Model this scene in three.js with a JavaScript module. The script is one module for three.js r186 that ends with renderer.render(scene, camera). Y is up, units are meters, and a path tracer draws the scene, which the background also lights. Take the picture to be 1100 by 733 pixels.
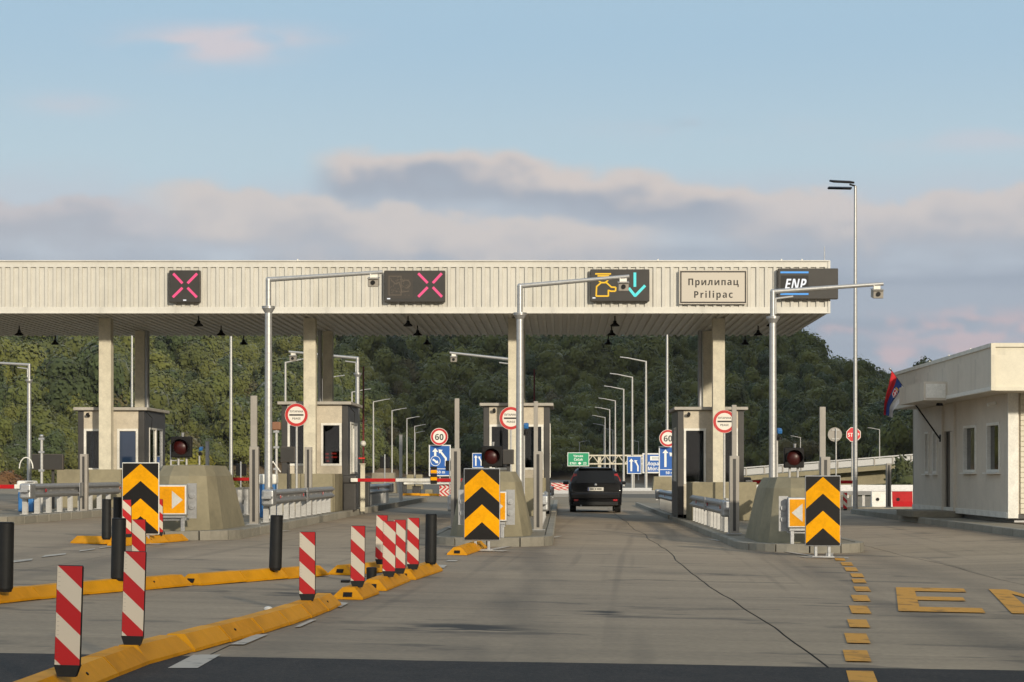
import * as THREE from 'three';
import { mergeGeometries } from 'three/addons/utils/BufferGeometryUtils.js';
import { RoundedBoxGeometry } from 'three/addons/geometries/RoundedBoxGeometry.js';

// ------------------------------------------------------------------ camera, sky, sun, exposure
const FOCAL = 2100, VX = 603, VY = 509, EYE = 1.3;          // lens in photo pixels (1100 x 733), shifted lens, eye height
const scene = new THREE.Scene();
const camera = new THREE.PerspectiveCamera(2 * Math.atan(VY / FOCAL) * 180 / Math.PI, 1100 / 733, 0.1, 4000);
camera.position.set(0, EYE, 0);
camera.setViewOffset(2 * VX, 2 * VY, 0, 0, 1100, 733);
camera.updateProjectionMatrix();

const renderer = new THREE.WebGLRenderer({ antialias: true });
renderer.setSize(1024, 682);
renderer.toneMapping = THREE.LinearToneMapping;
renderer.toneMappingExposure = 1.0;
renderer.shadowMap.enabled = true;

const SUN_AZ = 27 * Math.PI / 180, SUN_EL = Math.atan(0.32 * Math.cos(SUN_AZ));
const sunDir = new THREE.Vector3(Math.sin(SUN_AZ) * Math.cos(SUN_EL), Math.sin(SUN_EL), Math.cos(SUN_AZ) * Math.cos(SUN_EL));
const sun = new THREE.DirectionalLight(new THREE.Color().setRGB(1, 0.885, 0.70), 3.9);
sun.position.copy(sunDir).multiplyScalar(300).add(new THREE.Vector3(0, 0, -50));
sun.target.position.set(0, 0, -50);
sun.castShadow = true; sun.shadow.radius = 5;                // thin cloud round the sun softens its edge
sun.shadow.mapSize.set(4096, 4096);
Object.assign(sun.shadow.camera, { left: -60, right: 60, top: 60, bottom: -60, near: 1, far: 800 });
scene.add(sun, sun.target);

// seeded random numbers and value noise
function rng(seed) { let a = seed >>> 0; return () => { a = (a + 0x6D2B79F5) >>> 0; let t = a; t = Math.imul(t ^ (t >>> 15), t | 1); t ^= t + Math.imul(t ^ (t >>> 7), t | 61); return ((t ^ (t >>> 14)) >>> 0) / 4294967296; }; }
const H = new Float32Array(65536); { const r = rng(7); for (let i = 0; i < 65536; i++) H[i] = r(); }
function h3(x, y, z) { return H[(Math.imul(x, 374761393) ^ Math.imul(y, 668265263) ^ Math.imul(z, 1274126177)) >>> 13 & 65535]; }
const sm = (t) => t * t * (3 - 2 * t);
function noise3(x, y, z) {
  const i = Math.floor(x), j = Math.floor(y), k = Math.floor(z), u = sm(x - i), v = sm(y - j), w = sm(z - k);
  const a = h3(i, j, k) + (h3(i + 1, j, k) - h3(i, j, k)) * u, b = h3(i, j + 1, k) + (h3(i + 1, j + 1, k) - h3(i, j + 1, k)) * u;
  const c = h3(i, j, k + 1) + (h3(i + 1, j, k + 1) - h3(i, j, k + 1)) * u, d = h3(i, j + 1, k + 1) + (h3(i + 1, j + 1, k + 1) - h3(i, j + 1, k + 1)) * u;
  const e = a + (b - a) * v, f = c + (d - c) * v; return e + (f - e) * w;
}
function noise2(x, y, s = 0) {
  const i = Math.floor(x), j = Math.floor(y), u = sm(x - i), v = sm(y - j);
  const a = h3(i, j, s), b = h3(i + 1, j, s), c = h3(i, j + 1, s), d = h3(i + 1, j + 1, s);
  return (a + (b - a) * u) * (1 - v) + (c + (d - c) * u) * v;
}
function fbm3(x, y, z, n) { let s = 0, a = 0.5, t = 0; for (let i = 0; i < n; i++) { s += a * noise3(x, y, z); t += a; a *= 0.52; x = x * 2.03 + 5.1; y = y * 2.03 + 1.7; z = z * 2.03 + 9.2; } return s / t; }
function fbm2(x, y, n, s = 0) { let r = 0, a = 0.5, t = 0; for (let i = 0; i < n; i++) { r += a * noise2(x, y, s + i); t += a; a *= 0.55; x *= 2.05; y *= 2.05; } return r / t; }
const clamp = (x, a = 0, b = 1) => Math.min(b, Math.max(a, x));
const ss = (a, b, x) => sm(clamp((x - a) / (b - a)));
const lerp = (a, b, t) => a + (b - a) * t;
const mix3 = (a, b, t) => [lerp(a[0], b[0], t), lerp(a[1], b[1], t), lerp(a[2], b[2], t)];
const lin = (r, g, b) => [r, g, b].map((c) => { c /= 255; return c <= 0.04045 ? c / 12.92 : ((c + 0.055) / 1.055) ** 2.4; });

// the sky: pale evening blue over a long bank of cumulus
{
  const W = 4096, Hh = 2048, data = new Float32Array(W * Hh * 4);
  const zen = lin(146, 172, 200), hi = lin(168, 198, 219), mid = lin(185, 207, 219), low = lin(186, 198, 212), ground = lin(120, 115, 105);
  const grey = lin(154, 165, 181), pink = lin(204, 183, 187);
  const key2 = (ks, x) => { if (x <= ks[0][0]) return ks[0][1]; for (let i = 1; i < ks.length; i++) if (x <= ks[i][0]) return lerp(ks[i - 1][1], ks[i][1], sm((x - ks[i - 1][0]) / (ks[i][0] - ks[i - 1][0]))); return ks[ks.length - 1][1]; };
  for (let j = 0; j < Hh; j++) {
    const el = ((j + 0.5) / Hh - 0.5) * 180, er = el * Math.PI / 180;
    for (let i = 0; i < W; i++) {
      let az = ((i + 0.5) / W - 0.25) * 360; if (az > 180) az -= 360;
      let c;
      if (el < -0.5) c = ground;
      else {
        c = el > 13 ? mix3(hi, zen, ss(13, 75, el)) : el > 8.5 ? mix3(mid, hi, ss(8.5, 13, el)) : mix3(low, mid, ss(2, 8.5, el));
        if (el < 22) {
          const ar = az * Math.PI / 180, dx = Math.sin(ar) * 57.3, dz = Math.cos(ar) * 57.3, a = (((az + 20) % 45) + 45) % 45 - 20;   // the banks repeat every 45 degrees
          const big = fbm3(dx * 0.22, el * 0.5, dz * 0.22, 5) - 0.5, puff = fbm3(dx * 0.80 + 9, el * 1.15, dz * 0.80, 6) - 0.5, wool = fbm3(dx * 0.42 + 33, el * 1.3, dz * 0.42, 7) - 0.5, streak = fbm3(dx * 0.10 + 61, el * 1.4, dz * 0.10, 5) - 0.5;
          // thin veil, then grey base, then banks from back to front
          c = mix3(c, lin(192, 199, 209), 0.8 * ss(9.3, 7.3, el + big * 1.6 + wool * 0.8));
          c = mix3(c, grey, 0.9 * ss(7.1, 5.5, el + streak * 2.6 + wool * 1.4) * lerp(0.75, 1, ss(-0.12, 0.1, streak)));
          const bank = (edge, a0, a1, fade, rim, thick, lit, dark, amp) => {
            const w = ss(a0 - fade, a0 + fade, a) * ss(a1 + fade, a1 - fade, a); if (w <= 0) return;
            const e = edge + (big * 1.0 + puff * 1.3 + wool * 0.6) * amp, d = e - el, cover = ss(-0.10, 0.26, d + wool * 0.25) * ss(thick * 1.25, thick * 0.45, d + streak * 0.9) * w;
            const shade = ss(rim * 0.2, rim * 2.1, d + wool * 1.1 + puff * 0.5) * ss(0.10, 0.55, d);
            c = mix3(c, mix3(lit, dark, shade), clamp(cover));
          };
          const cream = lin(212, 203, 199), pale = lin(196, 193, 197), slate = lin(166, 174, 187), slate2 = lin(175, 180, 190);
          bank(key2([[-9, 8.4], [-7.3, 9.15], [-5, 9.3], [-2, 9.35], [0.5, 9.0], [3, 8.65], [6, 8.4], [9, 8.3]], a), -7.0, 8.5, 0.7, 0.42, 1.7, cream, slate, 0.5);
          bank(key2([[-12.5, 8.0], [-11.3, 8.35], [-10, 8.2], [-8, 7.9], [-4, 7.75], [0, 7.6], [4, 7.4]], a), -11.9, 2.5, 1.3, 0.95, 2.0, lin(208, 202, 200), slate2, 1.1);
          bank(key2([[-20, 7.9], [-16, 7.8], [-13, 7.7], [-11, 7.4]], a), -18, -11.5, 2, 0.5, 1.8, pale, slate2, 1.0);
          bank(key2([[3, 8.2], [5.5, 8.35], [7, 8.5], [9, 8.15], [11, 8.3], [13.5, 8.35], [18, 8.6], [22, 8]], a), 5.2, 20, 1.2, 0.9, 2.0, lin(208, 202, 201), slate2, 1.0);
          const rosy = ss(4.9, 4.1, el + puff * 1.2) * ss(1.8, 3.2, el + puff * 1.5) * ss(-0.03, 0.09, wool + puff * 0.5) * ss(3, 7.5, a) * ss(20, 14, a);
          c = mix3(c, pink, 0.8 * rosy);
          const wisp = (ca, ce, wa, we, seed, s) => s * ss(0.30, 0.62, fbm3(dx * 0.5 + seed, el * 1.6, dz * 0.45, 5)) * Math.exp(-(((a - ca) / wa) ** 2) - (((el - ce) / we) ** 2));
          const w = wisp(-10.4, 12.1, 2.0, 0.42, 3, 1.25) + wisp(-8.9, 12.5, 2.0, 0.28, 21, 1.0) + wisp(-14, 10.4, 1.3, 0.28, 13, 0.5) + wisp(4.2, 10.0, 3, 0.35, 31, 0.25) + wisp(12.5, 9.5, 3, 0.4, 51, 0.5);
          c = mix3(c, lin(207, 203, 210), clamp(w));
          c = mix3(c, slate, clamp(wisp(7.6, 3.75, 3.2, 0.12, 63, 0.8) + wisp(3.6, 10.1, 1.2, 0.16, 65, 0.35)));
        }
      }
      if (el > -0.5) {                                                        // the evening sky brightens and warms towards the sun
        const ga = (az - 180 + SUN_AZ * 57.2958) * Math.PI / 180, cg = Math.cos(er) * Math.cos(SUN_EL) * Math.cos(ga) + Math.sin(er) * Math.sin(SUN_EL), k = Math.pow(0.5 + 0.5 * cg, 3);
        c = [c[0] + 0.70 * k, c[1] + 0.50 * k, c[2] + 0.28 * k];
      }
      const o = (j * W + i) * 4; data[o] = c[0]; data[o + 1] = c[1]; data[o + 2] = c[2]; data[o + 3] = 1;
    }
  }
  const t = new THREE.DataTexture(data, W, Hh, THREE.RGBAFormat, THREE.FloatType);
  t.mapping = THREE.EquirectangularReflectionMapping; t.magFilter = THREE.LinearFilter; t.minFilter = THREE.LinearFilter; t.wrapS = THREE.RepeatWrapping; t.needsUpdate = true;
  scene.background = t; scene.environment = t;
}
console.log('sky done');

// ------------------------------------------------------------------ placing helpers
const SLOPE = -0.02;                                       // the plaza falls 2 % to the right
const gy = (x) => (x <= 5.92 ? SLOPE * x : x < 10.04 ? SLOPE * 5.92 * (10.04 - x) / 4.12 : 0);                               // height of the pavement at x
const sc = (Z) => FOCAL / Z;
const px2x = (px, Z) => (px - VX) * Z / FOCAL;
const py2y = (py, Z) => EYE - (py - VY) * Z / FOCAL;
function G(px, py, h = 0) {                                // photo pixel -> point on (or h above) the sloping pavement
  const s = (py - VY + SLOPE * (px - VX)) / (EYE - h), Z = FOCAL / s;
  return { x: (px - VX) / s, z: -Z, Z, y: gy((px - VX) / s) + h };
}

// ------------------------------------------------------------------ geometry helpers
function tidy(g) {
  g = g.index ? g.toNonIndexed() : g;
  for (const k of Object.keys(g.attributes)) if (k !== 'position' && k !== 'normal' && k !== 'uv') g.deleteAttribute(k);
  if (!g.attributes.normal) g.computeVertexNormals();
  return g;
}
function metreUV(g) {                                      // uv in metres, from the side each face looks to
  const p = g.attributes.position, n = g.attributes.normal, uv = new Float32Array(p.count * 2);
  for (let i = 0; i < p.count; i += 3) {
    let ax = 0, ay = 0, az = 0; for (let k = 0; k < 3; k++) { ax += n.getX(i + k); ay += n.getY(i + k); az += n.getZ(i + k); }
    ax = Math.abs(ax); ay = Math.abs(ay); az = Math.abs(az);
    for (let k = 0; k < 3; k++) {
      const x = p.getX(i + k), y = p.getY(i + k), z = p.getZ(i + k), o = (i + k) * 2;
      if (ay >= ax && ay >= az) { uv[o] = x; uv[o + 1] = -z; } else if (ax >= az) { uv[o] = z; uv[o + 1] = y; } else { uv[o] = x; uv[o + 1] = y; }
    }
  }
  g.setAttribute('uv', new THREE.BufferAttribute(uv, 2)); return g;
}
const taken = new Map();
function numbered(name) { const n = taken.get(name) ?? 0; taken.set(name, n + 1); return n ? `${name}_${String(n).padStart(3, '0')}` : name; }
function finish(m, name, parent) {
  m.name = parent === scene ? numbered(name) : name; m.castShadow = m.receiveShadow = true; parent.add(m); return m;
}
class MB {
  constructor() { this.g = []; }
  put(g, x = 0, y = 0, z = 0, rx = 0, ry = 0, rz = 0) {
    g = tidy(g); g.applyMatrix4(new THREE.Matrix4().compose(new THREE.Vector3(x, y, z), new THREE.Quaternion().setFromEuler(new THREE.Euler(rx, ry, rz)), new THREE.Vector3(1, 1, 1)));
    this.g.push(g); return this;
  }
  box(w, h, d, x, y, z, rx, ry, rz) { return this.put(new THREE.BoxGeometry(w, h, d), x, y, z, rx, ry, rz); }
  rbox(w, h, d, r, x, y, z, rx, ry, rz) { return this.put(new RoundedBoxGeometry(w, h, d, 2, Math.min(r, w / 2.01, h / 2.01, d / 2.01)), x, y, z, rx, ry, rz); }
  cyl(r0, r1, h, x, y, z, rx, ry, rz, seg = 16) { return this.put(new THREE.CylinderGeometry(r1, r0, h, seg), x, y, z, rx, ry, rz); }
  bar(a, b, r, r2 = r, seg = 10) {                         // round bar between two points
    const A = new THREE.Vector3(...a), B = new THREE.Vector3(...b), d = B.clone().sub(A), L = d.length();
    const g = tidy(new THREE.CylinderGeometry(r2, r, L, seg));
    g.applyQuaternion(new THREE.Quaternion().setFromUnitVectors(new THREE.Vector3(0, 1, 0), d.normalize())); const c = A.add(B).multiplyScalar(0.5); g.translate(c.x, c.y, c.z);
    this.g.push(g); return this;
  }
  ext(pts, depth, bevel = 0, x = 0, y = 0, z = 0, rx = 0, ry = 0, rz = 0) {   // outline in x,y extruded along z (0..depth)
    const s = new THREE.Shape(pts.map((p) => new THREE.Vector2(p[0], p[1])));
    return this.put(new THREE.ExtrudeGeometry(s, { depth, bevelEnabled: bevel > 0, bevelSize: bevel, bevelThickness: bevel, bevelOffset: -bevel, bevelSegments: 2, curveSegments: 8 }), x, y, z, rx, ry, rz);
  }
  quad(a, b, c, d) {
    const g = new THREE.BufferGeometry(); g.setAttribute('position', new THREE.BufferAttribute(new Float32Array([...a, ...b, ...c, ...a, ...c, ...d]), 3)); g.computeVertexNormals();
    g.setAttribute('uv', new THREE.BufferAttribute(new Float32Array([0, 0, 1, 0, 1, 1, 0, 0, 1, 1, 0, 1]), 2)); this.g.push(g); return this;
  }
  geo(uv = true) { for (const g of this.g) if (!g.attributes.uv) g.setAttribute('uv', new THREE.BufferAttribute(new Float32Array(g.attributes.position.count * 2), 2)); const m = this.g.length > 1 ? mergeGeometries(this.g) : this.g[0]; return uv ? metreUV(m) : m; }
  build(name, mat, parent = scene, uv = true) { return finish(new THREE.Mesh(this.geo(uv), mat), name, parent); }
}
const mb = () => new MB();
function tag(o, label, category, group, kind) {
  if (label) o.userData.label = label; if (category) o.userData.category = category; if (group) o.userData.group = group; if (kind) o.userData.kind = kind; return o;
}
function thing(name, label, category, pos = [0, 0, 0], group, turn = 0) {
  const o = new THREE.Group(); o.name = numbered(name); scene.add(o); o.position.set(...pos); o.rotation.y = turn; return tag(o, label, category, group);
}
function dup(o, pos, label, group, turn) {
  const c = o.clone(); c.userData = { ...o.userData }; c.name = numbered(o.name.replace(/_\d{3}$/, '')); scene.add(c); c.position.set(...pos);
  if (turn !== undefined) c.rotation.y = turn; if (label) c.userData.label = label; if (group) c.userData.group = group; return c;
}

// ------------------------------------------------------------------ textures and materials
function dataTex(w, h, fn, srgb = true) {
  const d = new Uint8Array(w * h * 4);
  for (let j = 0; j < h; j++) for (let i = 0; i < w; i++) { const c = fn(i / w, j / h, i, j), o = (j * w + i) * 4; d[o] = clamp(c[0]) * 255; d[o + 1] = clamp(c[1]) * 255; d[o + 2] = clamp(c[2]) * 255; d[o + 3] = 255; }
  const t = new THREE.DataTexture(d, w, h, THREE.RGBAFormat, THREE.UnsignedByteType);
  t.magFilter = THREE.LinearFilter; t.minFilter = THREE.LinearMipmapLinearFilter; t.generateMipmaps = true; t.wrapS = t.wrapT = THREE.RepeatWrapping; if (srgb) t.colorSpace = THREE.SRGBColorSpace; t.needsUpdate = true; return t;
}
function tileNoise(u, v, f, n, s) {                        // fbm that repeats
  let r = 0, a = 0.5, t = 0;
  for (let k = 0; k < n; k++) {
    const x = u * f, y = v * f, i = Math.floor(x), j = Math.floor(y), fu = sm(x - i), fv = sm(y - j), i1 = (i + 1) % f, j1 = (j + 1) % f;
    r += a * ((h3(i, j, s + k) * (1 - fu) + h3(i1, j, s + k) * fu) * (1 - fv) + (h3(i, j1, s + k) * (1 - fu) + h3(i1, j1, s + k) * fu) * fv); t += a; a *= 0.6; f *= 2;
  }
  return r / t;
}
const grimeT = dataTex(512, 512, (u, v) => { const a = tileNoise(u, v, 4, 6, 11), b = tileNoise(u, v, 32, 3, 31); const q = 0.92 + 0.20 * (a - 0.5) + 0.10 * (b - 0.5); return [q, q, q * 0.99]; });
const streakT = dataTex(512, 512, (u, v) => { const a = tileNoise(u, v * 0.125, 8, 5, 3), b = tileNoise(u, v, 4, 5, 17), c = tileNoise(u, v, 64, 2, 9); const st = ss(0.52, 0.8, a) * 0.06; const q = 0.95 - st + 0.07 * (b - 0.5) + 0.04 * (c - 0.5); return [q, q * 0.995, q * 0.98]; });
const zincT = dataTex(256, 256, (u, v) => { const a = tileNoise(u, v, 8, 3, 41), b = tileNoise(u, v, 32, 2, 43); const q = 0.86 + 0.10 * (a - 0.5) + 0.07 * (b - 0.5); return [q, q, q]; });
const grainT = dataTex(512, 512, (u, v) => { const q = 0.5 + 0.6 * (tileNoise(u, v, 64, 3, 51) - 0.5) + 0.35 * (tileNoise(u, v, 8, 4, 57) - 0.5); return [q, q, q]; }, false);
const rep = (t, s) => { const c = t.clone(); c.repeat.set(s, s); c.needsUpdate = true; return c; };
const grime1 = rep(grimeT, 0.45), grime3 = rep(grimeT, 1.3), streak1 = rep(streakT, 0.5), zinc2 = rep(zincT, 2.5), grain4 = rep(grainT, 3);
function std(rgb, o = {}) { const m = new THREE[o.specularIntensity === undefined ? 'MeshStandardMaterial' : 'MeshPhysicalMaterial']({ roughness: 0.7, ...o }); m.color.setRGB(...rgb); return m; }
const M = {
  cream: std([0.615, 0.60, 0.555], { map: streak1, roughness: 0.45 }),
  creamTrim: std([0.68, 0.665, 0.62], { map: streak1, roughness: 0.4 }),
  creamB: std([0.595, 0.58, 0.53], { map: rep(streakT, 0.41), roughness: 0.47 }),
  creamC: std([0.63, 0.615, 0.57], { map: rep(streakT, 0.63), roughness: 0.43 }),
  column: std([0.70, 0.645, 0.515], { map: grime3, roughness: 0.6 }),
  white: std([0.84, 0.82, 0.77], { map: grime3, roughness: 0.4 }),
  darkgrey: std([0.052, 0.049, 0.047], { map: grime3, roughness: 0.42 }),
  brown: std([0.075, 0.062, 0.052], { map: grime3, roughness: 0.5 }),
  postgrey: std([0.34, 0.315, 0.285], { map: streak1, roughness: 0.55 }),
  roofgrey: std([0.46, 0.43, 0.39], { map: grime3, roughness: 0.6 }),
  zinc: std([0.60, 0.61, 0.62], { map: zinc2, roughness: 0.42, metalness: 0.75 }),
  zincDull: std([0.50, 0.505, 0.51], { map: zinc2, roughness: 0.5, metalness: 0.6 }),
  zincPole: std([0.60, 0.60, 0.59], { map: zinc2, roughness: 0.38, metalness: 0.55 }),
  concrete: std([0.27, 0.24, 0.185], { map: grime1, roughness: 0.88, bumpMap: grain4, bumpScale: 0.004 }),
  concreteCream: std([0.285, 0.25, 0.165], { map: grime1, roughness: 0.85, bumpMap: grain4, bumpScale: 0.003 }),
  kerb: std([0.34, 0.315, 0.265], { map: grime1, roughness: 0.9, bumpMap: grain4, bumpScale: 0.004 }),
  black: std([0.014, 0.013, 0.013], { specularIntensity: 0.35, map: grime3, roughness: 0.5 }),
  rubber: std([0.020, 0.021, 0.022], { specularIntensity: 0.5, map: grime3, roughness: 0.55 }),
  red: std([0.48, 0.012, 0.016], { specularIntensity: 0.3, map: grime3, roughness: 0.5 }),
  redDark: std([0.16, 0.008, 0.012], { map: grime3, roughness: 0.4 }),
  stripeWhite: std([0.66, 0.65, 0.62], { map: grime3, roughness: 0.5 }),
  orange: std([0.86, 0.385, 0.012], { specularIntensity: 0.3, map: grime1, roughness: 0.6, bumpMap: grain4, bumpScale: 0.002 }),
  amber: std([0.86, 0.36, 0.004], { specularIntensity: 0.3, map: grime3, roughness: 0.45 }),
  signYellow: std([0.90, 0.40, 0.002], { specularIntensity: 0.25, roughness: 0.75, map: rep(grimeT, 0.9) }),
  blue: std([0.03, 0.17, 0.46], { map: grime3, roughness: 0.45 }),
  green: std([0.01, 0.28, 0.15], { roughness: 0.45, map: grime3 }),
  carpaint: new THREE.MeshPhysicalMaterial({ color: new THREE.Color().setRGB(0.006, 0.006, 0.007), roughness: 0.5, metalness: 0.0, specularIntensity: 0.25, clearcoat: 0.6, clearcoatRoughness: 0.06 }),
  glassDark: new THREE.MeshPhysicalMaterial({ color: new THREE.Color().setRGB(0.006, 0.007, 0.008), roughness: 0.05, metalness: 0, specularIntensity: 0.55 }),
  glass: new THREE.MeshPhysicalMaterial({ color: new THREE.Color().setRGB(0.45, 0.5, 0.52), roughness: 0.02, transmission: 1, thickness: 0, ior: 1.5 }),
  glassBlue: new THREE.MeshPhysicalMaterial({ color: new THREE.Color().setRGB(0.015, 0.035, 0.08), roughness: 0.08, metalness: 0.0, clearcoat: 1, clearcoatRoughness: 0.04 }),
  lampRed: new THREE.MeshPhysicalMaterial({ color: new THREE.Color().setRGB(0.045, 0.006, 0.006), roughness: 0.45, specularIntensity: 0.5, clearcoat: 0.25, clearcoatRoughness: 0.3 }),
  tailRed: new THREE.MeshPhysicalMaterial({ color: new THREE.Color().setRGB(0.35, 0.01, 0.015), roughness: 0.2, clearcoat: 1 }),
  wallGrey: std([0.68, 0.62, 0.54], { map: streak1, roughness: 0.6 }),
  wallCream: std([0.70, 0.66, 0.55], { map: streak1, roughness: 0.55 }),
  boothCream: std([0.60, 0.53, 0.425], { map: grime3, roughness: 0.55 }),
  seal: std([0.035, 0.032, 0.03], { roughness: 0.8 }),
  earth: std([0.16, 0.115, 0.07], { map: grime1, roughness: 1 }),
  grass: std([0.075, 0.085, 0.03], { map: grime1, roughness: 1 }),
  bark: std([0.09, 0.07, 0.05], { map: grime3, roughness: 1 }),
};
const glow = (rgb, k) => { const m = new THREE.MeshStandardMaterial({ color: 0x111111, roughness: 0.5 }); m.emissive.setRGB(...rgb); m.emissiveIntensity = k; return m; };
M.ledPink = glow(lin(255, 78, 132), 1.05); M.ledAmber = glow(lin(255, 196, 20), 1.05); M.ledCyan = glow(lin(90, 238, 232), 1.0); M.ledWhite = glow([1, 1, 1], 1.0); M.ledBlue = glow(lin(70, 165, 240), 1.0); M.ledRed = glow(lin(240, 60, 40), 0.9);

// print on a flat face: a canvas drawn once, the face is a quad with uv 0..1
function print(w, h, draw, o = {}) {
  const c = document.createElement('canvas'); c.width = w; c.height = h; const g = c.getContext('2d'); draw(g, w, h);
  const t = new THREE.CanvasTexture(c); t.colorSpace = THREE.SRGBColorSpace; t.anisotropy = 4;
  return new THREE.MeshStandardMaterial({ map: t, roughness: 0.45, ...o });
}
function face(w, h, z = 0, y = 0, x = 0) { return mb().quad([x - w / 2, y - h / 2, z], [x + w / 2, y - h / 2, z], [x + w / 2, y + h / 2, z], [x - w / 2, y + h / 2, z]); }
function disc(r, z, n = 40) { const g = tidy(new THREE.CircleGeometry(r, n)); g.translate(0, 0, z); const m = mb(); m.g.push(g); return m; }

// ------------------------------------------------------------------ the setting: ground, pavement slabs, roads, hills
const sheet = (pts, y) => {                                 // flat polygon on the sloping plaza, y metres above it; pts = [x, Z]
  const s = new THREE.Shape(pts.map((p) => new THREE.Vector2(p[0], p[1]))); const g = tidy(new THREE.ShapeGeometry(s)), p = g.attributes.position, n = g.attributes.normal;
  for (let i = 0; i < p.count; i++) { const x = p.getX(i), Z = p.getY(i); p.setXYZ(i, x, gy(x) + y, -Z); n.setXYZ(i, 0.02, 1, 0); }
  const ix = []; for (let i = 0; i < p.count; i += 3) { const ax = p.getX(i + 1) - p.getX(i), az = p.getZ(i + 1) - p.getZ(i), bx = p.getX(i + 2) - p.getX(i), bz = p.getZ(i + 2) - p.getZ(i); if (az * bx - ax * bz < 0) ix.push(i); }
  for (const i of ix) { const t = [p.getX(i + 1), p.getY(i + 1), p.getZ(i + 1)]; p.setXYZ(i + 1, p.getX(i + 2), p.getY(i + 2), p.getZ(i + 2)); p.setXYZ(i + 2, ...t); }
  const m = mb(); m.g.push(g); return m;
};
const wideSheet = (x0, x1, z0, z1, y) => {                  // a sheet that follows the breaks of the cross slope
  const xs = [x0, ...[5.92, 10.04].filter((x) => x > x0 && x < x1), x1], m = mb(); for (let i = 0; i + 1 < xs.length; i++) m.g.push(sheet([[xs[i], z0], [xs[i + 1], z0], [xs[i + 1], z1], [xs[i], z1]], y).g[0]); return m;
};
const pxq = (quad, h = 0) => quad.map(([a, b]) => { const q = G(a, b, h); return [q.x, q.Z]; });   // photo pixels -> [x, Z]

// hills: forested slope behind the plaza, and the valley's other flanks, out of the frame, that shade parts of the view
const key = (ks, x) => { if (x <= ks[0][0]) return ks[0][1]; for (let i = 1; i < ks.length; i++) if (x <= ks[i][0]) return lerp(ks[i - 1][1], ks[i][1], sm((x - ks[i - 1][0]) / (ks[i][0] - ks[i - 1][0]))); return ks[ks.length - 1][1]; };
const hillTop = (x) => key([[-320, 50], [-120, 49], [-40, 50], [20, 48], [50, 42.5], [70, 37.5], [84, 31], [92, 28.5], [104, 25], [120, 18], [150, 8], [190, 4], [260, 14]], x);
const hillFoot = (x) => key([[-320, 190], [-110, 235], [-60, 330], [-20, 400], [60, 410], [110, 380], [300, 380]], x);
function terrain(x, Z) {
  const foot = hillFoot(x), top = hillTop(x), ridge = 620 + 25 * Math.sin(x * 0.02);
  if (Z < foot) return -0.35 - 0.25 * ss(120, 200, Z);
  const t = (Z - foot) / (ridge - foot); let h = top * (t < 1 ? Math.pow(t, 0.92) : 1 - 0.12 * (t - 1));
  h += (fbm2(x * 0.018, Z * 0.018, 3, 70) - 0.5) * 13 * ss(0.04, 0.35, t) * ss(0.0, 40, top) * (t < 0.9 ? 1 : 0.4);
  return h - 0.4;
}
{
  const far = mb().put(new THREE.PlaneGeometry(4400, 4400, 1, 1), 0, -0.75, -900, -Math.PI / 2); tag(far.build('ground', M.grass), null, null, null, 'structure');
  const nx = 120, nz = 60, g = new THREE.PlaneGeometry(1, 1, nx, nz), p = g.attributes.position;
  for (let i = 0; i < p.count; i++) { const x = lerp(-330, 270, p.getX(i) + 0.5), Z = lerp(180, 780, p.getY(i) + 0.5); p.setXYZ(i, x, terrain(x, Z), -Z); }
  g.computeVertexNormals(); const hill = mb(); hill.g.push(tidy(g)); tag(hill.build('hill', M.earth), null, null, null, 'structure');
  // the mountain flank on the right, out of the frame: its shadow lies on the right half of the forested hill
  const flank = (name, x0, x1, z0, z1, f) => {
    const q = new THREE.PlaneGeometry(1, 1, 50, 50), r = q.attributes.position;
    for (let i = 0; i < r.count; i++) { const x = lerp(x0, x1, r.getX(i) + 0.5), z = lerp(z0, z1, r.getY(i) + 0.5); r.setXYZ(i, x, f(x, z), z); }
    q.computeVertexNormals(); const m = mb(); m.g.push(tidy(q)); tag(m.build(name, M.grass), null, null, null, 'structure');
  };
  flank('mountain', 150, 620, 260, -420, (x, z) => {        // its near edge runs along the line of the sun
    const e = x - (162 + (z + 0) * 0.51 + 6 * Math.sin(z * 0.03)); const u = ss(-26, 60, e) * ss(-420, -300, z) * ss(260, 150, z) * ss(620, 470, x);
    return -1 + 290 * u;
  });
  flank('ridge', 40, 420, 420, 200, (x, z) => {             // behind the camera: its crest keeps the sun off the foreground
    const crest = 102.0 + 0.5 * Math.sin((x - 190) * 0.05) + 4 * ss(204, 214, x);
    return -1 + (crest + 1) * ss(215, 300, z) * ss(420, 310, z) * ss(40, 140, x) * ss(420, 300, x);
  });
}

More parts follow.
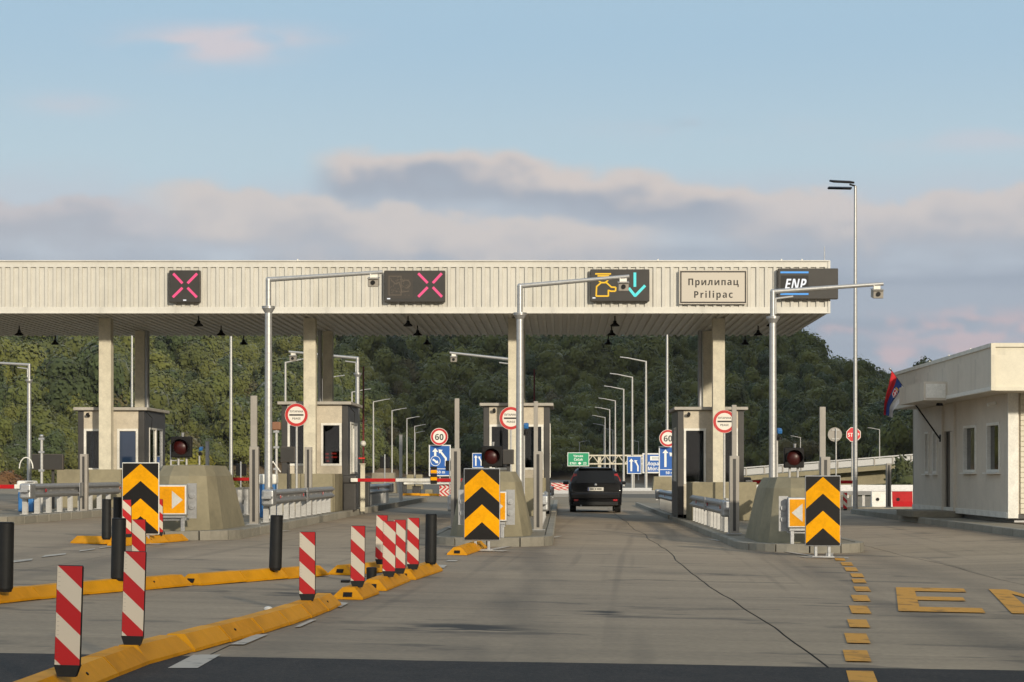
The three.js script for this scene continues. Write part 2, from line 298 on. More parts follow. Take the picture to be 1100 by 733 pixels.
// concrete plaza: slabs with sealed joints, brushed across, darkened along the wheel tracks
function concreteTone(x, Z) {
  const lane = ((x + 1.30 + 2.82 + 564) % 5.64) - 2.82;                     // metres from the middle of the nearest lane
  const track = Math.exp(-(((Math.abs(lane) - 0.82) / 0.36) ** 2)), oil = Math.exp(-((lane / 0.34) ** 2));
  const wob = (fbm2(x * 0.6 + 9, Z * 0.05, 3, 90) - 0.5);
  const brush = fbm2(x * 0.45 + 3 * Math.floor(Z / 5.7), Z * 9, 3, 100) - 0.5, brush2 = fbm2(x * 0.12 + 17, Z * 2.1, 3, 110) - 0.5;
  const blot = fbm2(x * 0.35, Z * 0.35, 4, 120) - 0.5, fine = noise2(x * 34, Z * 34, 130) - 0.5;
  let q = 1 + 0.12 * brush + 0.14 * brush2 + 0.16 * blot + 0.10 * fine;
  q *= 1 - (0.10 + 0.22 * Math.max(0, wob + 0.2)) * track * ss(0.32, 0.6, fbm2(x * 1.5, Z * 0.18, 3, 140) + 0.12) - 0.05 * oil;
  const st = fbm2(x * 1.1 + 50, Z * 2.4, 4, 150); q *= 1 - 0.20 * ss(0.66, 0.78, st);
  // skid marks along the lanes
  const sk = fbm2((x - 0.04 * Z) * 5.2, Z * 0.10, 2, 160); q *= 1 - 0.09 * ss(0.68, 0.86, sk);
  const spot = (cx, cz, rx, rz, s) => s * ss(0.30, 0.62, fbm2(x * 2.2 + cx, Z * 5 + cz, 4, 170)) * Math.exp(-(((x - cx) / rx) ** 2) - (((Z - cz) / rz) ** 2));
  q *= 1 - clamp(spot(-0.82, 16.2, 0.42, 0.42, 1.1) + spot(0.45, 18.3, 0.24, 0.30, 1.0) + spot(-2.9, 20.4, 0.9, 0.5, 0.5) + spot(4.5, 33.5, 0.9, 0.35, 0.6) + spot(2.2, 26, 0.8, 0.3, 0.4), 0, 0.62);
  const warm = 0.5 + 0.5 * (fbm2(x * 0.15 + 4, Z * 0.15, 3, 180) - 0.5);
  return [0.590 * q, 0.527 * q, (0.438 + 0.02 * (0.5 - warm)) * q];
}
const region = (x0, x1, z0, z1, n) => {
  const t = dataTex(n, n, (u, v) => concreteTone(lerp(x0, x1, u), lerp(z0, z1, v))); t.wrapS = t.wrapT = THREE.ClampToEdgeWrapping;
  return { x0, x1, z0, z1, mat: new THREE.MeshStandardMaterial({ map: t, roughness: 0.82 }) };
};
const nearR = region(-10.7, 10.2, 12.6, 36.6, 2048), farR = region(-27.2, 18.5, 12.6, 76.6, 1024);
console.log('concrete done');
{
  const base = wideSheet(-40, 26, 12, 112, -0.012).build('plaza', M.seal); tag(base, null, null, null, 'structure');
  const joints = [-27, -22.95, -18.83, -14.71, -10.59, -6.47, -2.35, 1.8, 5.92, 10.04, 14.2, 18.3], rows = []; for (let z = 12.9; z < 76; z += 5.72) rows.push(z);
  for (let i = 0; i + 1 < joints.length; i++) for (let k = 0; k + 1 < rows.length; k++) {
    const wide = (j) => (j === 1.8 ? 0.009 : j === 5.92 || j === -2.35 ? 0.007 : 0.004);
    const x0 = joints[i] + wide(joints[i]), x1 = joints[i + 1] - wide(joints[i + 1]), z0 = rows[k] + 0.006, z1 = rows[k + 1] - 0.006;
    const R = k < 4 && i >= 4 && i <= 8 ? nearR : farR; const g = new THREE.PlaneGeometry(1, 1, 1, 14), p = g.attributes.position, uv = g.attributes.uv;
    for (let q = 0; q < p.count; q++) {                                      // joints wander by a few millimetres
      const a = p.getX(q) + 0.5, Z = lerp(z0, z1, p.getY(q) + 0.5), w = (jx) => 0.15 * (noise2(Z * 0.30, jx * 3, 200) - 0.5) + 0.04 * (noise2(Z * 1.3, jx * 3, 201) - 0.5);
      const x = a < 0.5 ? x0 + w(joints[i]) : x1 + w(joints[i + 1]); p.setXYZ(q, x, gy(x), -Z); uv.setXY(q, (x - R.x0) / (R.x1 - R.x0), (Z - R.z0) / (R.z1 - R.z0));
    }
    g.computeVertexNormals(); const m = mb(); m.g.push(tidy(g)); m.build('slab', R.mat, base, false);
  }
  // farther pavement and the motorway beyond
  const asph = rep(grimeT, 0.2);
  M.pavement = std([0.30, 0.245, 0.17], { map: asph, roughness: 0.9 });
  M.asphalt = std([0.050, 0.039, 0.030], { map: rep(dataTex(512, 512, (u, v) => { const c = tileNoise(u, v, 128, 2, 61), b = tileNoise(u, v, 8, 4, 67); const q = 0.72 + 0.55 * (c - 0.5) + 0.35 * (b - 0.5) + (c > 0.74 ? 0.25 : 0); return [q, q, q]; }), 0.55), roughness: 0.85, bumpMap: grain4, bumpScale: 0.006 });
  tag(wideSheet(-40, 26, 75.9, 112, -0.004).build('pavement', M.pavement), null, null, null, 'structure');
  tag(wideSheet(-30, 9.5, 112, 420, -0.006).build('road', std([0.14, 0.125, 0.10], { map: asph, roughness: 0.9 })), null, null, null, 'structure');
  // new asphalt in the foreground, laid over the edge of the slabs
  const ez = (x) => 13.38 + 0.03 * x + 0.05 * (noise2(x * 1.3, 4, 210) - 0.5) + 0.02 * (noise2(x * 9, 4, 211) - 0.5), am = mb();
  for (let x = -9; x < 9.9; x += 0.1) { const x1 = x + 0.1; am.g.push(sheet([[x, 2], [x1, 2], [x1, ez(x1)], [x, ez(x)]], 0.006).g[0]); }
  tag(am.build('asphalt_road', M.asphalt), null, null, null, 'structure');
}
// paint on the pavement
{
  const worn = (rgb, s) => std(rgb, { map: rep(dataTex(256, 256, (u, v) => { const a = tileNoise(u, v, 8, 5, s); const q = 0.95 - 0.22 * ss(0.55, 0.75, a); return [q, q, q]; }), 0.8), roughness: 0.75 });
  const paintOrange = worn([0.70, 0.33, 0.025], 301), paintWhite = worn([0.54, 0.49, 0.41], 317);
  const mark = (name, quads, mat, label, cat, group) => { const m = mb(); for (const q of quads) m.g.push(sheet(q, 0.010).g[0]); return tag(m.build(name, mat), label, cat, group, 'structure'); };
  // dashed orange guide line of the tag lane
  const rowsD = [[926, 729, 30, 13], [920.7, 706, 27, 12], [921, 687, 24.5, 10.5], [922.4, 671, 21.5, 8.5], [924, 656, 20.5, 8.5], [924.7, 643.7, 18, 6.5], [926.3, 633.7, 16, 5], [923, 625, 14, 4.2], [921, 619, 13, 4], [914.6, 612.4, 13, 4], [910, 606.7, 12, 3.4], [902.5, 601.5, 10.5, 3.4]];
  const paint = thing('orange_guide_line', 'dashed orange guide line painted on the concrete', 'road marking'); tag(paint, null, null, null, 'structure');
  for (const [x, y, w, h] of rowsD) { const c = G(x, y), n = G(x, y + h / 2), f = G(x, y - h / 2), hw = w / 2 * c.Z / FOCAL, sl = (f.Z - n.Z) * 0.06; sheet([[c.x - hw - sl, n.Z], [c.x + hw - sl, n.Z], [c.x + hw + sl, f.Z], [c.x - hw + sl, f.Z]], 0.010).build('dash', paintOrange, paint); }
  // letters E and N of the lane name, stretched along the lane
  const lx = (u, v) => [3.33 + u + 0.165 * v, 19.3 + v];
  const letters = thing('lane_lettering', 'orange lane letters painted on the concrete', 'road marking'); tag(letters, null, null, null, 'structure');
  const poly = (pts) => pts.map(([u, v]) => lx(u, v));
  const e = mb(); for (const s of [[[0, 0], [0.22, 0], [0.22, 4.3], [0, 4.3]], [[0.22, 0], [0.86, 0], [0.86, 0.72], [0.22, 0.72]], [[0.22, 1.85], [0.74, 1.85], [0.74, 2.5], [0.22, 2.5]], [[0.22, 3.55], [0.82, 3.55], [0.82, 4.3], [0.22, 4.3]]]) e.g.push(sheet(poly(s), 0.010).g[0]); e.build('letter_e', paintOrange, letters);
  const n = mb(); for (const s of [[[1.12, 0], [1.34, 0], [1.34, 4.3], [1.12, 4.3]], [[1.34, 3.4], [1.34, 4.3], [1.86, 0.9], [1.86, 0]], [[1.86, 0], [2.08, 0], [2.08, 4.3], [1.86, 4.3]]]) n.g.push(sheet(poly(s), 0.010).g[0]); n.build('letter_n', paintOrange, letters);
  const p = mb(); for (const s of [[[2.36, 0], [2.58, 0], [2.58, 4.3], [2.36, 4.3]], [[2.58, 3.6], [3.1, 3.6], [3.1, 4.3], [2.58, 4.3]], [[2.58, 1.7], [3.1, 1.7], [3.1, 2.4], [2.58, 2.4]], [[2.95, 2.4], [3.17, 2.4], [3.17, 3.6], [2.95, 3.6]]]) p.g.push(sheet(poly(s), 0.010).g[0]); p.build('letter_p', paintOrange, letters);
  // white lines
  const white = thing('white_lane_line', 'dashed white lane line beside the orange kerbs', 'road marking'); tag(white, null, null, null, 'structure');
  for (const q of [[[180, 719.5], [212, 719.5], [237, 705], [208, 705]], [[247, 694], [262, 694], [288, 683], [274, 683]], [[316, 675], [322, 675], [340, 667], [334, 667]], [[360, 652], [366, 654], [374, 649], [364, 648]], [[461, 610], [477, 611], [480, 608], [470, 607.5]], [[478, 604], [490, 604], [492, 602.6], [482, 602.6]]]) sheet(pxq(q), 0.010).build('dash', paintWhite, white);
  const far = thing('white_lane_line', 'dashed white lane line on the far lane of the plaza', 'road marking'); tag(far, null, null, null, 'structure');
  for (const q of [[[12, 605.5], [34, 603], [35, 601], [14, 603]], [[44, 599.6], [70, 596.6], [71, 595], [48, 597.4]], [[84, 593.5], [101, 591.3], [102, 590], [86, 592]], [[106, 590], [122, 588], [122, 587], [107, 589]]]) sheet(pxq(q), 0.010).build('dash', paintWhite, far);
  for (const [cx, nm] of [[-6.94, 'second'], [-1.30, 'third'], [4.34, 'fourth']]) {
    const L = (x0, z0, x1, z1, w = 0.13) => [[x0 - w / 2, z0], [x0 + w / 2, z0], [x1 + w / 2, z1], [x1 - w / 2, z1]];
    const q = thing('nose_marking', 'white wedge lines painted before an island nose', 'road marking', [0, 0, 0], 'wedge lines'); tag(q, null, null, null, 'structure');
    sheet(L(cx + 0.1, 32.4, cx + 1.28, 40.5), 0.010).build('line', paintWhite, q); sheet(L(cx - 0.1, 32.4, cx - 1.28, 40.5), 0.010).build('line', paintWhite, q);
    sheet([[cx - 0.35, 31.9], [cx + 0.35, 31.9], [cx + 0.42, 32.4], [cx - 0.42, 32.4]], 0.010).build('line', paintWhite, q);
  }
}

// ------------------------------------------------------------------ vegetation
function crownGeo(seed, R, Hc, lobes, cards, size, y0 = 0, jit = 1.3) {   // leaf clumps spread over overlapping lobes
  const r = rng(seed), pos = [], nor = [], L = [];
  for (let i = 0; i < lobes; i++) { const a = r() * 6.283, d = Math.sqrt(r()) * R * 0.62, yy = (0.22 + 0.62 * r()) * Hc; const k = 1 - 0.45 * Math.abs(yy / Hc - 0.45); L.push([Math.cos(a) * d * k, yy, Math.sin(a) * d * k, R * (0.34 + 0.26 * r()) * k, Hc * (0.17 + 0.12 * r())]); }
  L.push([0, Hc * 0.55, 0, R * 0.6, Hc * 0.42]);
  const v = new THREE.Vector3(), n = new THREE.Vector3(), t = new THREE.Vector3(), b = new THREE.Vector3();
  for (let i = 0; i < cards; i++) {
    const l = L[Math.floor(r() * L.length)]; const u = 2 * r() - 1, a = r() * 6.283, q = Math.sqrt(1 - u * u), f = 0.76 + 0.36 * r();
    n.set(q * Math.cos(a), u, q * Math.sin(a)); v.set(l[0] + n.x * l[3] * f, y0 + l[1] + n.y * l[4] * f, l[2] + n.z * l[3] * f);
    n.x += (r() - 0.5) * jit; n.y += (r() - 0.4) * jit; n.z += (r() - 0.5) * jit; n.normalize();
    t.set(r() - 0.5, r() - 0.5, r() - 0.5).cross(n).normalize(); b.crossVectors(n, t);
    const s = size * (0.55 + 0.9 * r()), s2 = s * (0.5 + 0.5 * r()), c = [];
    for (const [x, y] of [[-s, 0], [0, -s2], [s, 0], [0, s2]]) c.push([v.x + t.x * x + b.x * y, v.y + t.y * x + b.y * y, v.z + t.z * x + b.z * y]);
    for (const k of [0, 1, 2, 0, 2, 3]) { pos.push(...c[k]); nor.push(n.x, n.y, n.z); }
  }
  for (const l of L) { const k = new THREE.IcosahedronGeometry(1, 2).attributes.position; for (let i = 0; i < k.count; i++) { n.fromBufferAttribute(k, i); const f = 0.66 + 0.34 * (noise3(n.x * 2.6 + l[0] * 7, n.y * 2.6 + l[1], n.z * 2.6) - 0.3); pos.push(l[0] + n.x * l[3] * f, y0 + l[1] + n.y * l[4] * f, l[2] + n.z * l[3] * f); nor.push(n.x, n.y, n.z); } }
  const g = new THREE.BufferGeometry(); g.setAttribute('position', new THREE.Float32BufferAttribute(pos, 3)); g.setAttribute('normal', new THREE.Float32BufferAttribute(nor, 3)); g.setAttribute('uv', new THREE.Float32BufferAttribute(new Float32Array(pos.length / 3 * 2), 2)); return g;
}
const leafMat = (rgb) => { const m = new THREE.MeshPhysicalMaterial({ roughness: 0.9, transmission: 0.25, thickness: 0 }); m.color.setRGB(...rgb); return m; };
const trunkGeo = (h, r) => mb().bar([0, -0.6, 0], [0.05, h * 0.55, 0.03], r, r * 0.6, 6).bar([0.05, h * 0.5, 0.03], [0.4, h * 0.85, 0.2], r * 0.55, r * 0.15, 5).bar([0.05, h * 0.45, 0.03], [-0.45, h * 0.8, -0.25], r * 0.5, r * 0.15, 5).geo();
{
  const r = rng(99), kinds = []; for (let k = 0; k < 6; k++) kinds.push({ g: crownGeo(500 + k, 3.2 + 0.6 * (k % 3), 6.2 + 0.9 * (k % 2), 7, 2400, 0.24, 0.8, 1.0), spots: [] });
  const spots = [];
  for (let x = -200; x < 135; x += 4.4) for (let Z = 240; Z < 690; Z += 4.4) {
    const X = x + (r() - 0.5) * 4.4, z = Z + (r() - 0.5) * 4.4; if (z < hillFoot(X) + 2) continue;
    if (Math.abs(X) > 0.295 * z + 25 || X > 0.25 * z + 12) continue;
    const h = terrain(X, z), t = (h - EYE) / z * FOCAL; if (X < 55 && t > 190) continue;      // hidden behind the canopy's roof
    spots.push([X, h, z]);
  }
  const forest = new THREE.Group(); forest.name = 'forest'; scene.add(forest); scene.fog = new THREE.FogExp2(new THREE.Color().setRGB(0.75, 0.82, 0.9), 0.00006);   // a trace of evening haze
  tag(forest, 'dense deciduous wood covering the hillside behind the toll plaza', 'forest', null, 'stuff');
  for (const s of spots) kinds[Math.floor(r() * 6)].spots.push(s);
  const m4 = new THREE.Matrix4(), col = new THREE.Color();
  const fm = leafMat([1, 1, 1]);
  kinds.forEach((k) => {
    const im = new THREE.InstancedMesh(k.g, fm, k.spots.length); im.name = 'crowns'; im.castShadow = im.receiveShadow = true;
    k.spots.forEach(([x, h, z], i) => {
      const s = (0.58 + 0.75 * r() * r() + 0.15 * r()) * (1 + 0.45 * ss(0.55, 0.8, noise2(x * 0.05, z * 0.05, 222))), sp = noise2(x * 0.045, z * 0.045, 230), v = 0.88 + 0.42 * r();
      m4.compose(new THREE.Vector3(x, h - 0.6, -z), new THREE.Quaternion().setFromEuler(new THREE.Euler((r() - 0.5) * 0.2, r() * 6.283, (r() - 0.5) * 0.2)), new THREE.Vector3(s, s * (0.85 + 0.4 * r()), s)); im.setMatrixAt(i, m4);
      const q = r(); let c = mix3([0.080, 0.098, 0.019], [0.122, 0.130, 0.023], clamp(sp * 0.9 + 0.5 * (r() - 0.5))); if (q > 0.985) c = [0.105, 0.092, 0.032]; else if (q > 0.82) c = [0.118, 0.128, 0.025]; else if (q < 0.22) c = [0.050, 0.072, 0.020];
      im.setColorAt(i, col.setRGB(c[0] * v, c[1] * v, c[2] * v));
    });
    im.instanceMatrix.needsUpdate = true; forest.add(im);
  });
  console.log('forest', spots.length);
  // trees and bushes one can tell apart
  const tree = (name, label, x, y, z, R, Hc, cards, size, rgb, seed, group) => {
    const o = thing(name, label, name.includes('bush') ? 'bush' : 'tree', [x, y, z], group); finish(new THREE.Mesh(trunkGeo(Hc * 0.6, Hc * 0.03), M.bark), 'trunk', o);
    finish(new THREE.Mesh(crownGeo(seed, R, Hc, 9, cards, size, name.includes('bush') ? -0.3 : 0.9), leafMat(rgb)), 'crown', o); return o;
  };
  const at = (px, Z) => px2x(px, Z);
  tree('yellow_bush', 'broad yellow green bush behind the concrete nose and the red signal', at(205, 118), -0.4, -118, 1.9, 3.6, 3200, 0.10, [0.20, 0.185, 0.020], 11);
  tree('yellow_bush', 'low olive bush beside the red barrier arm and thin mast', at(234, 112), -0.4, -112, 1.4, 2.3, 2200, 0.09, [0.15, 0.15, 0.022], 12);
  tree('yellow_bush', 'small brownish green shrub next to the grey sensor post', at(262, 121), -0.4, -121, 1.2, 2.6, 1600, 0.09, [0.13, 0.105, 0.03], 13);
  tree('yellow_bush', 'dark green bush under the ramp beside the office container', at(972, 120), -0.4, -120, 1.6, 3.0, 2400, 0.10, [0.06, 0.075, 0.02], 14);
  tree('yellow_bush', 'sunlit green bushes left of the first toll booth beside the lamp pole', at(46, 128), -0.4, -128, 2.2, 2.8, 2600, 0.11, [0.105, 0.115, 0.022], 15);
  tree('yellow_bush', 'reddish dry shrub by the left edge of the first guardrail', at(4, 125), -0.4, -125, 1.4, 2.2, 1800, 0.09, [0.17, 0.085, 0.03], 16);
  tree('hilltop_tree', 'round tree standing out on the ridge left of the flag', at(943, 560), terrain(at(943, 560), 560) - 0.5, -560, 3.6, 9.5, 2400, 0.42, [0.07, 0.08, 0.03], 17);
}
console.log('vegetation done');

// ------------------------------------------------------------------ toll canopy
const ISL = [-12.58, -6.94, -1.30, 4.34];                   // middles of the four islands
const ZF = 52, ZB = 60.8, CB = 5.56, CT = 6.94, CR = 7.13, CL = -19.1;   // canopy front, back, underside, top, right and left end
const PITCH = 0.228;
function ribs(n, d, along) {                                // trapezoidal sheet, n ribs; profile in x and depth, drawn out along a second axis
  const prof = []; for (let i = 0; i < n; i++) { const x = i * PITCH; prof.push([x, 0], [x + 0.122, 0], [x + 0.136, d], [x + 0.214, d]); } prof.push([n * PITCH, 0]);
  const m = mb(); for (let i = 0; i + 1 < prof.length; i++) along(m, prof[i], prof[i + 1]); return m;
}
{
  const c = thing('toll_canopy', 'long cream ribbed steel canopy spanning the toll lanes', 'canopy', [0, 0, 0]);
  const N = 5, W = N * PITCH, count = Math.round((CR - CL) / W);
  const fas = ribs(N, 0.045, (m, a, b) => m.quad([a[0], 0, a[1]], [b[0], 0, b[1]], [b[0], 1.09, b[1]], [a[0], 1.09, a[1]])).geo();
  const sof = ribs(N, 0.05, (m, a, b) => m.quad([a[0], -a[1], 0], [b[0], -b[1], 0], [b[0], -b[1], -8.74], [a[0], -a[1], -8.74])).geo();
  for (let i = 0; i < count; i++) {
    const x = CR - 0.03 - (i + 1) * W; if (x < CL) break;
    const f = finish(new THREE.Mesh(fas, [M.cream, M.creamB, M.creamC][Math.floor(H[i + 300] * 3)]), 'cladding_panel', c); f.position.set(x, CB + 0.16, -ZF);
    const s = finish(new THREE.Mesh(sof, [M.cream, M.creamB, M.creamC][Math.floor(H[i + 400] * 3)]), 'soffit_panel', c); s.position.set(x, CB + 0.06, -ZF - 0.03);
  }
  mb().box(CR - CL, 0.15, 0.10, (CR + CL) / 2, CT - 0.075, -ZF + 0.0).box(CR - CL, 0.03, 0.16, (CR + CL) / 2, CT + 0.014, -ZF + 0.01).build('top_trim', M.creamTrim, c);
  mb().box(CR - CL, 0.17, 0.10, (CR + CL) / 2, CB + 0.085, -ZF + 0.0).box(CR - CL, 0.025, 0.13, (CR + CL) / 2, CB + 0.012, -ZF + 0.012).build('bottom_trim', M.creamTrim, c);
  mb().box(0.06, CT - CB + 0.02, 0.12, CR - 0.01, (CT + CB) / 2 + 0.012, -ZF + 0.013).build('corner_trim', M.creamTrim, c);
  // sides and back of the canopy, roof deck
  mb().box(0.06, CT - CB - 0.02, ZB - ZF - 0.12, CR - 0.06, (CT + CB) / 2, -(ZF + ZB) / 2 - 0.02).box(CR - CL - 0.2, 0.95, 0.05, (CR + CL) / 2, CT - 0.5, -ZB + 0.2).build('side_cladding', M.cream, c);
  mb().box(CR - CL - 0.14, 0.06, ZB - ZF - 0.3, (CR + CL) / 2, CT - 0.2, -(ZF + ZB) / 2).build('roof_deck', M.roofgrey, c);
  mb().box(CR - CL - 0.14, 0.05, ZB - ZF - 0.3, (CR + CL) / 2, CB + 0.20, -(ZF + ZB) / 2).build('ceiling_backing', M.darkgrey, c);
  mb().box(CR - CL - 0.2, 0.24, 0.08, (CR + CL) / 2, CB + 0.21, -54).box(CR - CL - 0.2, 0.20, 0.08, (CR + CL) / 2, CB + 0.20, -58.8).build('main_beam', M.darkgrey, c);
  ISL.forEach((x, i) => {
    mb().rbox(0.335, CB - gy(x) + 0.0, 0.335, 0.012, x, (CB + gy(x)) / 2 + 0.03, -54).build('column', M.column, c);
    mb().rbox(0.30, CB - gy(x), 0.30, 0.012, x + (i < 2 ? -0.08 : 0.06), (CB + gy(x)) / 2 + 0.03, -58.8).build('column', M.column, c);
    mb().cyl(0.065, 0.065, CB - gy(x), x + (i === 0 ? 0.16 : i === 1 ? -0.30 : -0.18), (CB + gy(x)) / 2 + 0.03, -58.62).build('downpipe', M.zincDull, c);
  });
  mb().bar([CR - 0.1, CT, -ZF - 0.2], [CR - 0.1, CT + 0.42, -ZF - 0.2], 0.012).build('lightning_rod', M.zinc, c);
  for (const [px] of [[319], [707], [840], [862]]) mb().cyl(0.03, 0.02, 0.06, px2x(px, ZF), CT + 0.05, -ZF - 0.1).build('rivet_cap', M.white, c);
  // black flood lamps under the canopy
  let first;
  for (const [i, X] of [-15.65, -9.82, -4.15, 1.45, 5.68].entries()) for (const [k, Z] of [52.9, 56.4, 60.4].entries()) {
    const label = `black canopy lamp in the ${['front', 'middle', 'back'][k]} row over ${['the lane left of the first booth', 'the lane right of the first booth', 'the lane with the long barrier', 'the car lane', 'the fourth booth'][i]}`;
    if (!first) {
      first = thing('canopy_lamp', label, 'lamp', [X, CB - 0.01, -Z], 'lamps hanging under the canopy');
      mb().bar([0, 0.02, 0], [0, -0.13, 0], 0.018, 0.018, 8).build('stem', M.black, first);
      const pts = [[0.015, -0.1], [0.045, -0.12], [0.05, -0.17], [0.125, -0.235], [0.13, -0.26], [0.115, -0.26], [0.04, -0.19]].map((p) => new THREE.Vector2(...p)); mb().put(new THREE.LatheGeometry(pts, 18)).build('shade', M.black, first);
      mb().box(0.02, 0.05, 0.16, 0, -0.10, 0).build('bracket', M.black, first);
    } else dup(first, [X, CB - 0.01, -Z], label);
  }
}

// ------------------------------------------------------------------ matrix signs and boards on the canopy
function panelBox(name, label, cat, x0, x1, y0, y1, depth = 0.16, Z = ZF - 0.07, mat = M.brown) {
  const w = px2x(x1, Z) - px2x(x0, Z), h = py2y(y0, Z) - py2y(y1, Z), o = thing(name, label, cat, [(px2x(x0, Z) + px2x(x1, Z)) / 2, (py2y(y0, Z) + py2y(y1, Z)) / 2, -Z]);
  mb().rbox(w, h, depth, 0.025, 0, 0, depth / 2).build('housing', mat, o);
  for (const q of [0.3, -0.3]) mb().box(w * 0.6, 0.06, 0.05, 0, h * q, -0.03).build('bracket', M.zincDull, o);
  return { o, w, h, z: depth + 0.004, k: Z / FOCAL, cx: (x0 + x1) / 2, cy: (y0 + y1) / 2 };
}
M.face = std([0.032, 0.029, 0.026], { map: grime3, roughness: 0.55 });
const strokes = (P, segs, wpx, name, mat) => { for (const [a, b, c, d] of segs) { const x0 = (a - P.cx) * P.k, y0 = -(b - P.cy) * P.k, x1 = (c - P.cx) * P.k, y1 = -(d - P.cy) * P.k, L = Math.hypot(x1 - x0, y1 - y0); mb().box(L + wpx * P.k * 0.3, wpx * P.k, 0.012, (x0 + x1) / 2, (y0 + y1) / 2, P.z, 0, 0, Math.atan2(y1 - y0, x1 - x0)).build(name, mat, P.o); } };
{
  const A = panelBox('lane_signal_board', 'square black matrix board showing a pink cross', 'display', 182.5, 216, 291, 325.5); mb().box(A.w - 0.03, A.h - 0.03, 0.006, 0, 0, A.z - 0.004).build('matrix_face', M.face, A.o);
  strokes(A, [[187.5, 295, 196.8, 304.8], [212.5, 295, 202.8, 304.8], [187, 319.8, 196.8, 310.2], [212.2, 319.8, 202.8, 310.2]], 2.7, 'led_bar', M.ledPink); strokes(A, [[198, 323.2, 201, 323.2]], 1.2, 'status_light', M.ledWhite);
  const B = panelBox('lane_signal_board', 'wide dark matrix board with a pink cross on its right half', 'display', 413, 478.5, 291.3, 325.3); mb().box(B.w - 0.03, B.h - 0.03, 0.006, 0, 0, B.z - 0.004).build('matrix_face', M.face, B.o);
  strokes(B, [[450, 294.8, 459.5, 304.5], [474.6, 294.8, 465.6, 304.5], [450, 319.3, 459.5, 309.6], [474.8, 319.3, 465.6, 309.6]], 2.7, 'led_bar', M.ledPink); strokes(B, [[416.5, 321.6, 419.5, 321.6]], 1.2, 'status_light', M.ledWhite);
  const ghost = print(256, 256, (g, w, h) => { g.fillStyle = '#36312c'; g.fillRect(0, 0, w, h); g.strokeStyle = '#544b40'; g.lineWidth = 9; g.strokeRect(20, 30, 120, 190); g.beginPath(); g.moveTo(40, 70); g.lineTo(90, 110); g.lineTo(120, 90); g.lineTo(150, 190); g.lineTo(220, 180); g.moveTo(150, 60); g.arc(190, 110, 40, 4, 8); g.stroke(); g.fillStyle = '#5a5044'; for (let i = 0; i < 60; i++) g.fillRect(30 + H[i] * 190, 30 + H[i + 99] * 190, 7, 7); }, { roughness: 0.6 });
  face(B.w * 0.42, B.h * 0.8, B.z, 0.01, -B.w * 0.24).build('unlit_symbol', ghost, B.o, false);
  const C = panelBox('lane_signal_board', 'wide dark matrix board with an amber officer figure and a turquoise down arrow', 'display', 634, 697.5, 290, 324.5); mb().box(C.w - 0.03, C.h - 0.03, 0.006, 0, 0, C.z - 0.004).build('matrix_face', M.face, C.o);
  strokes(C, [[681.8, 294, 681.8, 308.5], [675.5, 310.5, 682, 318.6], [682, 318.6, 692.5, 307.8]], 2.9, 'led_bar', M.ledCyan);
  strokes(C, [[639.5, 295, 656, 295], [642, 297.2, 654, 297.2], [643, 302.3, 645.6, 304.4], [653, 301.8, 650, 304.4], [645.2, 304.4, 651.5, 304.4], [645.2, 304.8, 641, 308.4], [640.8, 308.4, 640.3, 318.8], [640.3, 318.8, 653.4, 318.8], [653.4, 318.8, 653.4, 312.4], [653.4, 312.6, 656, 313.6], [656, 313.6, 660.6, 313.6], [661, 313.4, 661.4, 309.6], [661, 309.4, 656.6, 309.2], [656.6, 309.2, 651.5, 304.6]], 1.55, 'led_line', M.ledAmber); strokes(C, [[636.5, 320.8, 639.4, 320.8]], 1.2, 'status_light', M.ledWhite);
  const E = panelBox('tag_lane_board', 'dark matrix board with white letters between blue bars at the canopy end', 'display', 835, 899.7, 289, 322); mb().box(E.w - 0.03, E.h - 0.03, 0.006, 0, 0, E.z - 0.004).build('matrix_face', M.face, E.o);
  strokes(E, [[838, 293.4, 867.5, 293.4], [838, 316.6, 867.5, 316.6]], 1.9, 'led_bar', M.ledBlue);
  const enp = print(256, 128, (g, w, h) => { g.fillStyle = '#000'; g.fillRect(0, 0, w, h); g.fillStyle = '#fff'; g.font = 'italic bold 118px sans-serif'; g.textBaseline = 'middle'; g.textAlign = 'center'; g.save(); g.translate(w / 2, h / 2 + 6); g.scale(0.88, 1); g.fillText('ENP', 0, 0); g.restore(); });
  const lm = new THREE.MeshStandardMaterial({ color: 0x060606, roughness: 0.6 }); lm.emissiveMap = enp.map; lm.emissive.setRGB(1, 1, 1); lm.emissiveIntensity = 1;
  face(29.5 * E.k, 16.5 * E.k, E.z + 0.002, -(305 - E.cy) * E.k, (853 - E.cx) * E.k).build('letters_display', lm, E.o, false);
  const D = panelBox('place_name_sign', 'pale rectangular place name sign with dark border on the canopy', 'sign', 729.5, 802.5, 290.5, 327, 0.05, ZF - 0.09, M.zincDull);
  const nm = print(1024, 512, (g, w, h) => {
    g.fillStyle = '#bdb5a8'; g.fillRect(0, 0, w, h); g.fillStyle = '#262019'; g.fillRect(14, 14, w - 28, h - 28); g.fillStyle = '#bdb5a8'; g.fillRect(36, 36, w - 72, h - 72);
    g.fillStyle = '#262019'; g.textAlign = 'center'; g.textBaseline = 'alphabetic'; const put = (t, y, sp) => { g.font = 'bold 142px sans-serif'; const ws = [...t].map((q) => g.measureText(q).width + sp), tot = ws.reduce((a, b) => a + b, -sp); let x = (w - tot) / 2; g.textAlign = 'left'; [...t].forEach((q, i) => { g.fillText(q, x, y); x += ws[i]; }); };
    put('Прилипац', 228, 6); put('Prilipac', 418, 12);
  });
  face(D.w, D.h, D.z).build('sign_face', nm, D.o, false);
}

